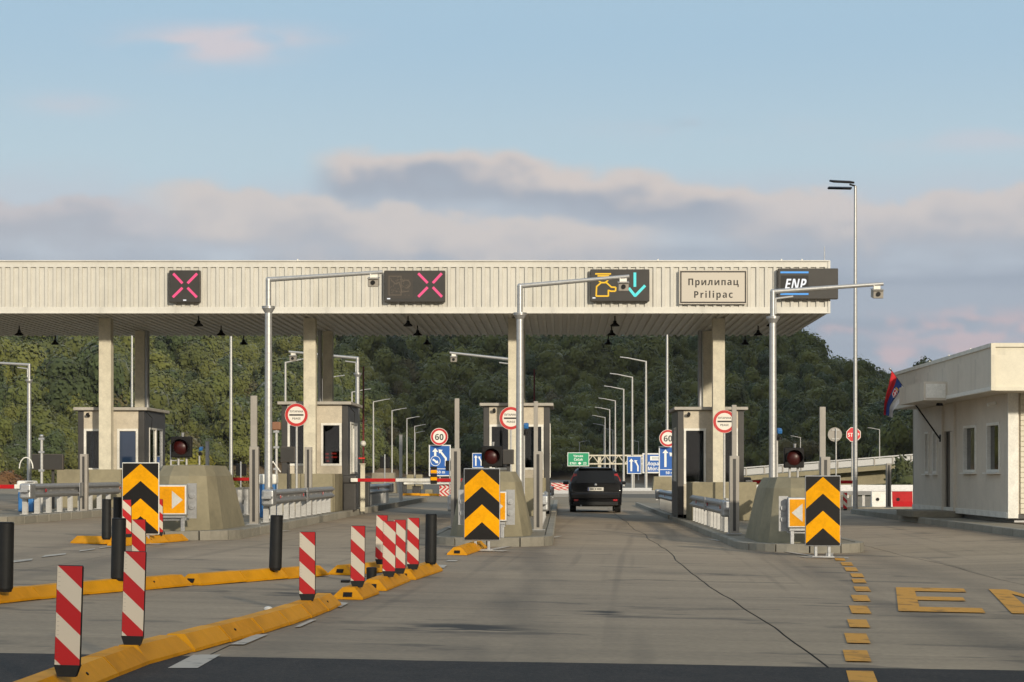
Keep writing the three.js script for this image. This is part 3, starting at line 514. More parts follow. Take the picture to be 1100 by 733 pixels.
// ------------------------------------------------------------------ islands
M.kerbB = std([0.30, 0.28, 0.235], { map: grime1, roughness: 0.9, bumpMap: grain4, bumpScale: 0.004 });
const KERB = 0.15;
ISL.forEach((cx, i) => {
  const z0 = i === 0 ? 40 : 34, z1 = 84, hw = 1.15, y = gy(cx);
  const isl = thing('traffic_island', ['raised concrete island under the first toll booth', 'raised concrete island under the second toll booth', 'raised concrete island under the third toll booth', 'raised concrete island under the fourth toll booth'][i], 'island', [cx, y, 0]); tag(isl, null, null, null, 'structure');
  const nose = [[-hw + 0.16, -z0 - 1.6]]; for (let k = 0; k <= 8; k++) { const a = Math.PI * (1 - k / 8); nose.push([Math.cos(a) * (hw - 0.16), -z0 - 1.6 + Math.sin(a) * 1.3]); } nose.push([hw - 0.16, -z1], [-hw + 0.16, -z1]);
  mb().ext(nose.map((p) => [p[0], -p[1]]), KERB - 0.012, 0, 0, 0, 0, -Math.PI / 2).build('paving', M.concrete, isl);
  const st = new RoundedBoxGeometry(0.15, KERB + 0.1, 0.985, 1, 0.02);
  for (const s of [-1, 1]) { for (let z = z0 + 2.1; z < 58; z += 1) { const k = finish(new THREE.Mesh(st, H[Math.floor(z * 7) + i * 31 + (s > 0 ? 3 : 0)] > 0.5 ? M.kerb : M.kerbB), 'kerb_stone', isl); k.position.set(s * (hw - 0.075), KERB / 2 - 0.05, -z); } mb().box(0.15, KERB + 0.1, z1 - 58.4, s * (hw - 0.075), KERB / 2 - 0.05, -(58.4 + z1) / 2 - 0.1).build('kerb_stone', M.kerb, isl); }
  for (let k = 0; k < 6; k++) { const a0 = Math.PI * k / 6 + 0.012, a1 = Math.PI * (k + 1) / 6 - 0.012, P = (a, q) => [Math.cos(a) * (hw - q), z0 + 1.6 - Math.sin(a) * (1.46 - q)]; const pts = []; for (let q = 0; q <= 3; q++) pts.push(P(lerp(a0, a1, q / 3), 0)); for (let q = 3; q >= 0; q--) pts.push(P(lerp(a0, a1, q / 3), 0.15)); mb().ext(pts.map((p) => [p[0], p[1]]), KERB + 0.1, 0, 0, -0.1, 0, -Math.PI / 2).build('kerb_stone', k % 2 ? M.kerb : M.kerbB, isl); }

  // concrete crash nose: sloping flanks, rounded front
  if (i > 0) {
    const nb = new THREE.BufferGeometry(), top = [], bot = []; const fz = 34.9, bz = 38.3, ring = 5;
    for (let k = 0; k <= ring; k++) { const a = Math.PI * k / ring; bot.push([-Math.cos(a) * 0.74, 0, -(fz + 0.95) + Math.sin(a) * 0.95]); top.push([-Math.cos(a) * 0.46, 1.17, -(fz + 1.35) + Math.sin(a) * 0.55]); }
    bot.push([0.74, 0, -bz]); top.push([0.42, 1.17, -bz + 0.3]); bot.push([-0.74, 0, -bz]); top.push([-0.42, 1.17, -bz + 0.3]);
    const mid = bot.map((b, k) => [lerp(b[0], top[k][0], 0.72) * 1.03, 0.98, lerp(b[2], top[k][2], 0.72)]);
    const pos = [], n = bot.length, tri = (...v) => v.forEach((q) => pos.push(...q));
    for (let k = 0; k < n; k++) { const q = (k + 1) % n; tri(bot[k], bot[q], mid[q], bot[k], mid[q], mid[k]); tri(mid[k], mid[q], top[q], mid[k], top[q], top[k]); tri(top[k], top[q], [0, 1.19, -(fz + 2)]); }
    nb.setAttribute('position', new THREE.Float32BufferAttribute(pos, 3)); nb.computeVertexNormals();
    const o = mb(); o.g.push(nb); const m = o.build('concrete_nose', M.concreteCream); m.position.set(cx, y + KERB - 0.01, 0); tag(m, ['', 'beige concrete crash nose behind the chevron board of the left island', 'beige concrete crash nose behind the chevron board left of the car lane', 'beige concrete crash nose behind the chevron board right of the car lane'][i], 'barrier', 'concrete crash noses');
    // chevron board
    const Z = 32.3, CW = [0, 40, 39.2, 38.4][i] / sc(Z), yb = py2y([0, 574.5, 581, 587][i], Z), yt = py2y([0, 497, 503.2, 511][i], Z), ch = yt - yb, xx = px2x([0, 151, 517.7, 884][i], Z);
    const c = thing('chevron_board', ['', 'yellow and black chevron board with pale rim behind striped delineators', 'yellow and black chevron board left of the car lane', 'yellow and black chevron board beside the tag lane lettering'][i], 'sign', [xx, yb, -Z], 'chevron boards');
    mb().rbox(CW, ch, 0.03, 0.012, 0, ch / 2, 0).build('panel', i === 1 ? M.white : M.zincDull, c);
    const art = mb(), ip = 0.014, w2 = CW / 2 - ip, hh = ch - 2 * ip; art.box(CW - 2 * ip, hh, 0.004, 0, ch / 2, 0.0165); art.build('black_face', M.black, c);
    const yel = (a0, a1, name) => { const pts = [[-w2, a0 - 0.265], [0, a0], [w2, a0 - 0.265], [w2, a1 - 0.265], [0, a1], [-w2, a1 - 0.265]].map(([x, t]) => [x, ip + clamp(t, 0, 1.2) / 1.2 * hh]); mb().ext(pts, 0.004, 0, 0, 0, 0.019).build(name, M.signYellow, c); };
    yel(0.90, 1.19, 'chevron_stripe'); yel(0.30, 0.60, 'chevron_stripe');
    for (const s of [-0.11, 0.11]) mb().rbox(0.05, ch * 0.9 + yb - y, 0.05, 0.008, s, (ch * 0.9 - (yb - y)) / 2, -0.042).build('post', M.zinc, c);
    mb().box(0.36, 0.02, 0.2, 0, y - yb + 0.012, -0.03).build('foot', M.zinc, c);
    // amber arrow board on a steel frame
    const b = thing('arrow_board', ['', 'amber board with white arrow on the left island before its nose', 'amber board with white arrow mostly hidden by the chevron board left of the car lane', 'amber board with white arrow pointing to the car lane'][i], 'sign', [cx - (i === 2 ? 0.02 : 0), y, -34.35], 'amber arrow boards');
    mb().rbox(0.74, 0.54, 0.13, 0.02, 0, 0.70, 0).build('housing', M.zincDull, b); mb().rbox(0.71, 0.51, 0.012, 0.02, 0, 0.70, 0.07).build('rim', M.white, b); mb().box(0.67, 0.47, 0.006, 0, 0.70, 0.078).build('amber_face', M.amber, b);
    for (const s of [-1, 1]) { const t = [[s * 0.11, 0.54], [s * 0.11, 0.86], [s * 0.30, 0.70]]; mb().ext(s > 0 ? [t[0], t[2], t[1]] : t, 0.004, 0, 0, 0, 0.081).build('arrow', M.stripeWhite, b); }
    for (const s of [-0.28, 0.28]) { mb().rbox(0.07, 0.46, 0.06, 0.01, s, 0.22, -0.03).box(0.14, 0.015, 0.14, s, 0.012, -0.03).build('leg', M.zinc, b); }
    mb().box(0.66, 0.05, 0.05, 0, 0.41, 0.0).box(0.66, 0.05, 0.3, 0, 0.36, -0.22).build('crossbar', M.zinc, b);
    for (const s of [-1, 1]) for (const q of [0.58, 0.78]) mb().cyl(0.05, 0.05, 0.03, s * 0.42, q, -0.12, Math.PI / 2).cyl(0.022, 0.022, 0.06, s * 0.42, q, -0.12, Math.PI / 2, 0, 0, 6).build('bolt', M.zinc, b);
    for (const s of [-1, 1]) mb().box(0.16, 0.62, 0.02, s * 0.42, 0.68, -0.15).build('back_plate', M.zincDull, b);
  }

  // guardrails along both lane edges
  const beam = [[0, 0], [0.035, 0.03], [0.075, 0.05], [0.078, 0.085], [0.03, 0.115], [0.005, 0.15], [0.005, 0.165], [0.03, 0.20], [0.078, 0.225], [0.075, 0.262], [0.035, 0.285], [0, 0.315], [-0.006, 0.312], [-0.006, 0.003]];
  for (const s of [-1, 1]) {
    if ((i === 0 && s < 0)) continue;
    const a = i === 0 ? 42.5 : 40.1, bz = 51.6, o = thing('guardrail', `galvanised steel guardrail on the ${s < 0 ? 'left' : 'right'} edge of the ${['first', 'second', 'third', 'fourth'][i]} booth's island, before the booth`, 'guardrail', [cx + s * 0.88, y + KERB, 0]);
    const L = (bz - a - 0.45) / 2; for (let q = 0; q < 2; q++) mb().ext(beam.map((p) => [s * p[0], p[1]]), q ? L - 0.02 : L * 2 - L, 0, 0, 0.36, -a - 0.45 - (q + 1) * L).build('beam', M.zincDull, o);
    mb().box(0.012, 0.33, 0.34, s * 0.085, 0.515, -a - 0.45 - L).build('splice_plate', M.zinc, o);
    mb().rbox(0.26, 0.34, 0.42, 0.05, s * 0.03, 0.515, -a - 0.22).box(0.20, 0.045, 0.30, s * 0.03, 0.52, -a - 0.0).box(0.05, 0.03, 0.5, s * 0.05, 0.71, -a - 0.3).build('end_terminal', M.zinc, o);
    const pg = mb().box(0.012, 0.62, 0.11, s * -0.03, 0.31, 0).box(0.10, 0.62, 0.006, s * 0.02, 0.31, 0.052).box(0.10, 0.62, 0.006, s * 0.02, 0.31, -0.052).box(0.17, 0.012, 0.17, 0, 0.006, 0).geo();
    for (let z = a + 0.3; z < bz - 0.2; z += 0.98) { const p = finish(new THREE.Mesh(pg, M.zincBright ??= std([0.62, 0.61, 0.585], { map: zinc2, roughness: 0.5, metalness: 0.2 })), 'post', o); p.position.set(s * -0.06, 0, -z); }
    for (let z = a + 1.6; z < bz; z += 3.7) { mb().rbox(0.02, 0.075, 0.10, 0.008, s * 0.075, 0.52, -z).build('reflector', M.tailRed, o); }
    // second rail after the booth
    if (i === 0) continue;
    const a2 = 60.2, b2 = 68.5, r = thing('guardrail', `galvanised steel guardrail on the ${s < 0 ? 'left' : 'right'} edge of the ${['first', 'second', 'third', 'fourth'][i]} booth's island, behind the booth`, 'guardrail', [cx + s * 0.88, y + KERB, 0]);
    mb().ext(beam.map((p) => [s * p[0], p[1]]), b2 - a2, 0, 0, 0.36, -b2).build('beam', M.zincDull, r); for (let z = a2 + 0.3; z < b2; z += 0.98) { const p = finish(new THREE.Mesh(pg, M.zincBright), 'post', r); p.position.set(s * -0.06, 0, -z); }
    mb().rbox(0.26, 0.34, 0.42, 0.05, s * 0.03, 0.515, -b2 - 0.15).build('end_terminal', M.zinc, r); mb().rbox(0.02, 0.075, 0.10, 0.008, s * 0.075, 0.52, -64).build('reflector', M.tailRed, r);
  }

  // beige wall that shields the booth
  const w = thing('booth_wall', ['beige concrete wall in front of the first booth beside the long guardrail', 'beige concrete wall in front of the second booth with red display', 'beige concrete wall in front of the third booth left of the black car', 'beige concrete wall in front of the fourth booth with the open window'][i], 'wall', [cx, y + KERB - 0.01, -52.0], 'booth shield walls');
  for (const q of [-0.43, 0.43]) mb().rbox(0.85, 1.02, 0.2, 0.015, q, 0.51, -0.1).build('wall_panel', M.concreteCream, w);
  for (const s of [-1, 1]) mb().rbox(0.16, 1.018, 1.9, 0.015, s * 0.80, 0.509, -1.17).build('side_wall', M.concreteCream, w);
});

// ------------------------------------------------------------------ toll booths
const ORD = ['first', 'second', 'third', 'fourth'];
const BX = [-12.56, -6.88, -1.25, 4.17], BTOP = [3.15, 3.31, 3.27, 3.16], BZ = 54.5;
BX.forEach((cx, i) => {
  const y = gy(cx) + KERB - 0.01, top = BTOP[i] - y, D = 2.9, W = 0.925, head = top - 0.60, sill = i === 3 ? 0.95 : i === 0 ? 1.0 : 1.24;
  const o = thing('toll_booth', ['toll booth with dark sides and a blue tinted front pane', 'toll booth with red lit figures behind its front pane', 'toll booth left of the black car behind a red signal', 'toll booth with a deep open front window right of the car lane'][i], 'booth', [cx, y, -BZ], 'toll booths');
  mb().rbox(2.06, 0.09, D + 0.25, 0.02, 0, top - 0.045, -D / 2).build('roof', M.roofgrey, o);
  mb().box(1.86, 0.1, D, 0, 0.05, -D / 2).build('floor', M.darkgrey, o);
  mb().box(1.80, 0.02, D - 0.1, 0, top - 0.12, -D / 2).build('ceiling', M.darkgrey, o);
  // front: dark corner strips, cream panels, two windows
  for (const s of [-1, 1]) mb().rbox(0.16, top - 0.1, 0.14, 0.01, s * (W - 0.08), (top - 0.1) / 2, -0.07).build('corner_post', M.darkgrey, o);
  mb().box(2 * W - 0.33, top - 0.10 - head, 0.06, 0, (top - 0.1 + head) / 2, -0.03).build('front_panel', M.boothCream, o);
  mb().box(2 * W - 0.33, sill, 0.06, 0, sill / 2, -0.03).build('front_panel', M.boothCream, o);
  mb().box(0.30, head - sill, 0.06, 0.02, (head + sill) / 2, -0.03).build('mullion', M.boothCream, o);
  for (const [a, b, k] of [[-0.755, -0.135, 0], [0.175, 0.755, 1]]) {
    const w = b - a, h = head - sill, m = (a + b) / 2, fr = mb(), f = 0.062;
    fr.box(f, h, 0.09, a + f / 2, (head + sill) / 2, -0.025).box(f, h, 0.09, b - f / 2, (head + sill) / 2, -0.025).box(w - 2 * f, f, 0.088, m, head - f / 2, -0.025).box(w - 2 * f, f, 0.088, m, sill + f / 2, -0.025);
    const win = fr.build('window', M.white, o); mb().box(w - 2 * f, h - 2 * f, 0.008, m, (head + sill) / 2, -0.04).build('pane', i === 0 && k === 1 ? M.glassBlue : M.glass, win);
  }
  // sides: dark cladding with a glazed middle
  for (const s of [-1, 1]) {
    const X = s * (W - 0.03), hs = head + 0.05, ls = 1.02;
    mb().box(0.06, ls, D - 0.16, X, ls / 2, -D / 2 - 0.06).build('side_panel', M.darkgrey, o); mb().box(0.06, top - 0.1 - hs, D - 0.16, X, (top - 0.1 + hs) / 2, -D / 2 - 0.06).build('side_panel', M.darkgrey, o);
    mb().box(0.06, hs - ls, 0.5, X, (hs + ls) / 2, -0.40).build('side_panel', M.darkgrey, o); mb().box(0.06, hs - ls, 0.35, X, (hs + ls) / 2, -D + 0.2).build('side_panel', M.darkgrey, o);
    for (const [z0, z1] of [[-0.66, -1.60], [-1.62, -2.50]]) { const fr = mb(); for (const z of [z0 - 0.03, z1 + 0.03]) fr.box(0.09, hs - ls, 0.05, X, (hs + ls) / 2, z); fr.box(0.088, 0.05, z0 - z1 - 0.11, X, hs - 0.026, (z0 + z1) / 2).box(0.088, 0.05, z0 - z1 - 0.11, X, ls + 0.026, (z0 + z1) / 2); const win = fr.build('window', z0 > -1 ? M.white : M.zincDull, o); mb().box(0.008, hs - ls - 0.1, z0 - z1 - 0.11, X, (hs + ls) / 2, (z0 + z1) / 2).build('pane', M.glass, win); }
  }
  mb().box(1.7, top - 0.1, 0.06, 0, (top - 0.1) / 2, -D + 0.03).build('rear_wall', M.darkgrey, o);
  mb().box(1.6, 0.04, 0.55, 0, 0.93, -0.42).build('counter', M.darkgrey, o);
  mb().rbox(0.5, 0.32, 0.03, 0.01, -0.35, 1.18, -0.62, 0.1, 0.4).box(0.05, 0.2, 0.05, -0.35, 1.0, -0.64).build('monitor', M.black, o);
  mb().rbox(0.48, 0.6, 0.08, 0.03, 0.25, 1.0, -1.5).rbox(0.48, 0.08, 0.45, 0.03, 0.25, 0.55, -1.25).cyl(0.04, 0.04, 0.45, 0.25, 0.3, -1.3).build('seat', M.black, o);
  if (i !== 1) { mb().cyl(0.045, 0.045, 0.14, -0.62, top - 0.22, 0.10, Math.PI / 2 - 0.3).bar([-0.62, top - 0.17, 0.06], [-0.62, top - 0.15, -0.02], 0.015).build('camera', M.black, o); }
  if (i < 2) mb().bar([W + 0.02, top - 0.12, -0.2], [W + 0.16, top - 0.3, -0.3], 0.012).bar([W + 0.16, top - 0.3, -0.3], [W + 0.13, top - 0.75, -0.3], 0.01).build('cable', M.rubber, o);
});
{
  const o = thing('price_display', 'small board with red lit figures inside the second booth window', 'display', [BX[1] + 0.47, 1.76, -BZ - 0.16]); mb().rbox(0.40, 0.34, 0.05, 0.01, 0, 0, 0).build('housing', M.black, o);
  for (const [x, y, w] of [[-0.14, 0.09, 0.09], [0.05, 0.10, 0.15], [-0.14, -0.01, 0.10], [0.06, 0.0, 0.16], [-0.12, -0.11, 0.08]]) mb().box(w, 0.045, 0.008, x, y, 0.028).build('led_digits', M.ledRed, o);
}

// ------------------------------------------------------------------ camera gantries over the lanes
function gantry(label, px, Z, ty, ex, ey, fy, group, camAt, small = true) {
  const x = px2x(px, Z), yb = gy(clamp(x, -20, 9)), T = py2y(ty, Z), F = py2y(fy, Z), ax = px2x(ex, Z) - x, ay = py2y(ey, Z) - T, o = thing('camera_gantry', label, 'pole', [x, yb, -Z], group), h = T - yb, f = F - yb, s = Math.sign(ax);
  mb().bar([0, 0, 0], [0, f, 0], 0.092, 0.078, 16).box(0.3, 0.02, 0.3, 0, 0.17, 0).build('pole', M.zincPole, o);
  mb().cyl(0.15, 0.15, 0.025, 0, f, 0).cyl(0.15, 0.15, 0.022, 0, f + 0.03, 0).cyl(0.085, 0.14, 0.09, 0, f - 0.06, 0).build('flange', M.zincPole, o);
  mb().bar([0, f, 0], [0, h, 0], 0.062, 0.062, 12).put(new THREE.SphereGeometry(0.062, 12, 8), 0, h, 0).build('upper_pole', M.zincPole, o);
  mb().bar([0, h, 0], [ax, h + ay, 0], 0.055, 0.042, 12).build('arm', M.zincPole, o);
  if (small) mb().bar([s * 0.05, h - 0.16, 0.02], [s * 0.45, h - 0.11, 0.02], 0.028, 0.028, 8).bar([s * 0.06, h - 0.16, 0.02], [s * 0.06, h - 0.5, 0.02], 0.025, 0.025, 8).build('conduit', M.zincPole, o);
  const cx = px2x(camAt[0], Z) - x, cy = h + ay * (cx / ax);
  mb().box(0.16, 0.12, 0.02, cx, cy - 0.09, 0).box(0.02, 0.12, 0.1, cx - 0.07, cy - 0.09, 0.03).build('bracket', M.white, o);
  mb().rbox(0.23, 0.18, 0.34, 0.02, cx, cy - 0.22, 0.05, 0.18).box(0.25, 0.012, 0.40, cx, cy - 0.125, 0.08, 0.18).build('camera_housing', M.postgrey, o); mb().cyl(0.05, 0.05, 0.02, cx, cy - 0.24, 0.23, Math.PI / 2).build('lens', M.black, o);
  return o;
}
gantry('galvanised camera pole with arm over the lane of the long barrier', 288.2, 43.6, 300.5, 411, 292.5, 331, 'camera poles before the booths', [401.5], false);
gantry('galvanised camera pole with arm before the amber officer sign', 558.5, 43.6, 307.5, 676, 297, 338, 'camera poles before the booths', [669.5], false);
gantry('galvanised camera pole with arm before the tag lane board', 830.3, 43.6, 313.5, 949, 305, 342, 'camera poles before the booths', [942]);
gantry('camera pole with arm to the left behind the second booth', 384, 71, 385, 310, 378, 402, 'camera poles behind the booths', [315]);
gantry('camera pole with arm to the left behind the third booth', 549.5, 71, 386.5, 483, 379, 402, 'camera poles behind the booths', [487.5]);
gantry('camera pole with arm to the left behind the blue barrier post', 31, 77, 392, -42, 388, 409, 'camera poles behind the booths', [-36]);

// slim pole cameras near the gantry posts
for (const [px, py, Z, lb] of [[286, 455, 44.5, 'blue pole camera strapped to the gantry left of the second booth'], [562.5, 460, 44.6, 'blue pole camera beside the gantry of the third booth'], [834.5, 465.5, 44.9, 'blue pole camera on a slim post beside the right gantry'], [214, 484, 62, 'small pole camera before the yellow bush']]) {
  const x = px2x(px, Z), yb = gy(x) + KERB, h = py2y(py, Z) - yb, o = thing('pole_camera', lb, 'camera', [x, yb, -Z], 'pole cameras');
  mb().bar([0, -0.05, 0], [0, h, 0], 0.032, 0.032, 10).build('post', M.zincBright, o); mb().rbox(0.11, 0.10, 0.2, 0.02, 0.06, h + 0.05, 0.03, 0.25).build('camera', M.blue, o); mb().rbox(0.08, 0.11, 0.08, 0.02, 0.02, h - 0.1, 0.04).cyl(0.05, 0.05, 0.06, 0.06, h - 0.12, 0.06).build('sensor', M.black, o);
}

// grey sensor posts on the islands
const sensorTop = (label, px, wpx, ty, Z, tall) => {
  const x = px2x(px, Z), yb = gy(x) + KERB, s = sc(Z), h = py2y(ty, Z) - yb, o = thing('sensor_post', label, 'post', [x, yb, -Z], 'grey sensor posts');
  mb().rbox(wpx / s, h, 0.16, 0.012, 0, h / 2, 0).build('casing', M.postgrey, o); mb().box(wpx / s * 0.30, h - 0.12, 0.012, 0.0, h / 2, 0.082).build('sensor_strip', M.darkgrey, o); mb().box(wpx / s + 0.1, 0.015, 0.26, 0, 0.008, 0).build('foot', M.zincDull, o);
  if (tall) { const H2 = py2y(tall[1], Z) - yb; mb().rbox(tall[2] / s, H2, 0.09, 0.008, (tall[0] - px) / s, H2 / 2, -0.135).build('mast', M.postgrey, o); }
};
sensorTop('tall grey sensor post beside the second island guardrail and the red barrier arm', 273, 9.6, 480, 39.4, [271.5, 425, 7]);
sensorTop('tall grey sensor post left of the third island beside the blue arrow sign', 489.5, 10.4, 482, 39.8, [490.5, 428, 5]);
sensorTop('tall grey sensor post on the third island beside the car lane', 578, 9.8, 485, 39.4, [575.5, 431, 4.6]);
sensorTop('tall grey sensor post before the fourth booth beside the car lane', 788.7, 10.4, 490, 39.6, [789.3, 435, 5]);
sensorTop('tall grey sensor post behind the right chevron board', 886.5, 10.2, 491, 39.0, [884.6, 437, 6.4]);
sensorTop('short grey sensor post before the first booth', 90.2, 8, 488, 47.6);
sensorTop('short grey sensor post before the second booth below the round sign', 331.2, 7.6, 480.5, 47.4);
sensorTop('short dark post beside the plastic barriers before the office', 954.6, 5.2, 498, 66);

// round no passing signs before the booths
const roundSign = print(512, 512, (g, w) => {
  g.fillStyle = '#d9d2c6'; g.fillRect(0, 0, w, w); g.strokeStyle = '#b5221f'; g.lineWidth = 62; g.beginPath(); g.arc(w / 2, w / 2, w / 2 - 36, 0, 6.2832); g.stroke();
  g.fillStyle = '#1c1815'; g.fillRect(98, 238, 316, 36); g.textAlign = 'center'; g.textBaseline = 'middle'; g.font = 'bold 62px sans-serif'; g.fillText('ПУТАРИНА', w / 2, 178, 300); g.fillText('PEAGE', w / 2, 336, 200);
});
[[318.3, 446], [548.8, 449.5], [778.3, 453]].forEach(([px, py], k) => {
  const Z = 51.5, x = px2x(px, Z), yb = gy(x), h = py2y(py, Z) - yb, o = thing('round_sign', ['round red rimmed toll sign before the second booth', 'round red rimmed toll sign before the third booth', 'round red rimmed toll sign before the fourth booth'][k], 'sign', [x, yb, -Z], 'round toll signs');
  mb().bar([0, 0, -0.04], [0, h + 0.25, -0.04], 0.03, 0.03, 10).build('post', M.zincBright, o); mb().cyl(0.306, 0.306, 0.02, 0, h, -0.005, Math.PI / 2, 0, 0, 40).build('plate', M.zincDull, o);
  const d = disc(0.303, 0.008).build('sign_face', roundSign, o, false); d.position.y = h;
});

// red lane signals on the crash noses
[[195, 480.5, 11.2], [528.5, 490.5, 11.2], [852.8, 492, 10.8]].forEach(([px, py, r], k) => {
  const Z = 36.2, s = sc(Z), x = px2x(px, Z), yt = gy(ISL[k + 1]) + KERB + 1.15, h = py2y(py, Z) - yt, o = thing('lane_signal', ['black lane signal with unlit red lens before the yellow bush', 'black lane signal with unlit red lens before the third booth', 'black lane signal with unlit red lens behind the right chevron board'][k], 'traffic light', [x, yt, -Z], 'lane signals');
  const w = 2 * r / s; mb().rbox(w, w, 0.12, 0.02, 0, h, 0).build('housing', M.black, o); mb().put(new THREE.CylinderGeometry(0.15, 0.15, 0.16, 28, 1, true, Math.PI * 0.35, Math.PI * 1.3), 0, h - 0.005, 0.13, Math.PI / 2, 0, 0).build('visor', M.black, o);
  mb().put(new THREE.SphereGeometry(0.2, 24, 10, 0, 6.2832, 0, 0.78), 0, h, -0.075, Math.PI / 2).build('lens', M.lampRed, o);
  for (const q of [-0.07, 0.08]) mb().bar([q, -0.1, -0.05], [q, h - 0.1, -0.05], 0.022, 0.022, 8).build('post', M.zincBright, o); mb().cyl(0.02, 0.03, 0.09, 0.02, h + w / 2 + 0.03, 0).build('aerial', M.zincDull, o);
  if (k === 0) { const b = mb(); for (const q of [-0.14, -0.05]) b.bar([-0.22, h + q - 0.2, -0.1], [0.02, h + q - 0.2, -0.1], 0.012); b.bar([-0.22, -0.1, -0.1], [-0.22, h + 0.05, -0.1], 0.018).build('rail', M.zincBright, o); }
});
// dark display boxes on posts
const darkBox = (label, x0, x1, y0, y1, Z, post) => { const s = sc(Z), x = px2x((x0 + x1) / 2, Z), yb = gy(clamp(x, -20, 9)) + 0.1, o = thing('display_box', label, 'display', [x, yb, -Z], 'unlit display boxes'), h = py2y((y0 + y1) / 2, Z) - yb; mb().rbox((x1 - x0) / s, (y1 - y0) / s, 0.14, 0.015, 0, h, 0).build('housing', M.brown, o); mb().box((x1 - x0) / s - 0.04, (y1 - y0) / s - 0.04, 0.006, 0, h, 0.072).build('screen', M.face, o); mb().rbox(0.07, h, 0.07, 0.01, px2x(post, Z) - x, h / 2, -0.11).build('post', M.darkgrey, o); return o; };
darkBox('brown unlit display box before the first booth and the blue barrier post', 34.5, 68, 488, 505, 50.5, 55.5);
darkBox('dark display box before the second booth beside a slim post', 301.5, 317, 480, 497, 49, 309);
darkBox('dark display box beside the lane signal of the third booth', 540.3, 552, 483, 499, 38.2, 546);
// slim posts with clamps
for (const [px, ty, Z, lb, cap] of [[44.5, 470, 47, 'slim galvanised post beside the blue barrier post', 0], [296.8, 462, 46, 'slim galvanised post with brown round head left of the second booth', 1]]) { const x = px2x(px, Z), yb = gy(x) + KERB, h = py2y(ty, Z) - yb, o = thing('slim_post', lb, 'post', [x, yb, -Z]); mb().bar([0, -0.05, 0], [0, h, 0], 0.034, 0.034, 10).build('post', M.zincBright, o); for (const q of [0.55, 0.8, 0.98]) mb().box(0.13, 0.05, 0.09, 0, h * q, 0).build('clamp', M.zinc, o); mb().rbox(cap ? 0.22 : 0.1, cap ? 0.2 : 0.08, 0.12, 0.04, 0, h + (cap ? 0.09 : 0.03), 0).build('head', cap ? std([0.22, 0.10, 0.05], { roughness: 0.6 }) : M.zinc, o); }

// ------------------------------------------------------------------ barriers
function barrier(label, x, Z, armTo, ay, segs, body = true, bodyMat = M.blue) {
  const yb = gy(clamp(x, -20, 9)) + KERB, o = thing('barrier', label, 'barrier', [x, yb, -Z], 'lane barriers'), h = ay - yb;
  if (body) { mb().rbox(0.36, h - 0.06, 0.30, 0.03, 0, (h - 0.06) / 2, 0).build('cabinet', bodyMat, o); mb().rbox(0.42, 0.24, 0.36, 0.05, 0, h + 0.02, 0).build('cover', bodyMat === M.blue ? M.white : M.darkgrey, o); }
  if (!armTo) return o;
  const L = armTo - x, s = Math.sign(L), n = segs.length; let a = 0.2 * s;
  mb().rbox(0.2, 0.11, 0.08, 0.02, a - 0.06 * s, h, 0.22).build('arm_clamp', M.white, o);
  for (const [f, mat] of segs) { const b = a + (L - 0.2 * s) * f; mb().rbox(Math.abs(b - a) - 0.004, 0.095, 0.05, 0.012, (a + b) / 2, h, 0.22).build('arm_section', mat, o); a = b; }
  return o;
}
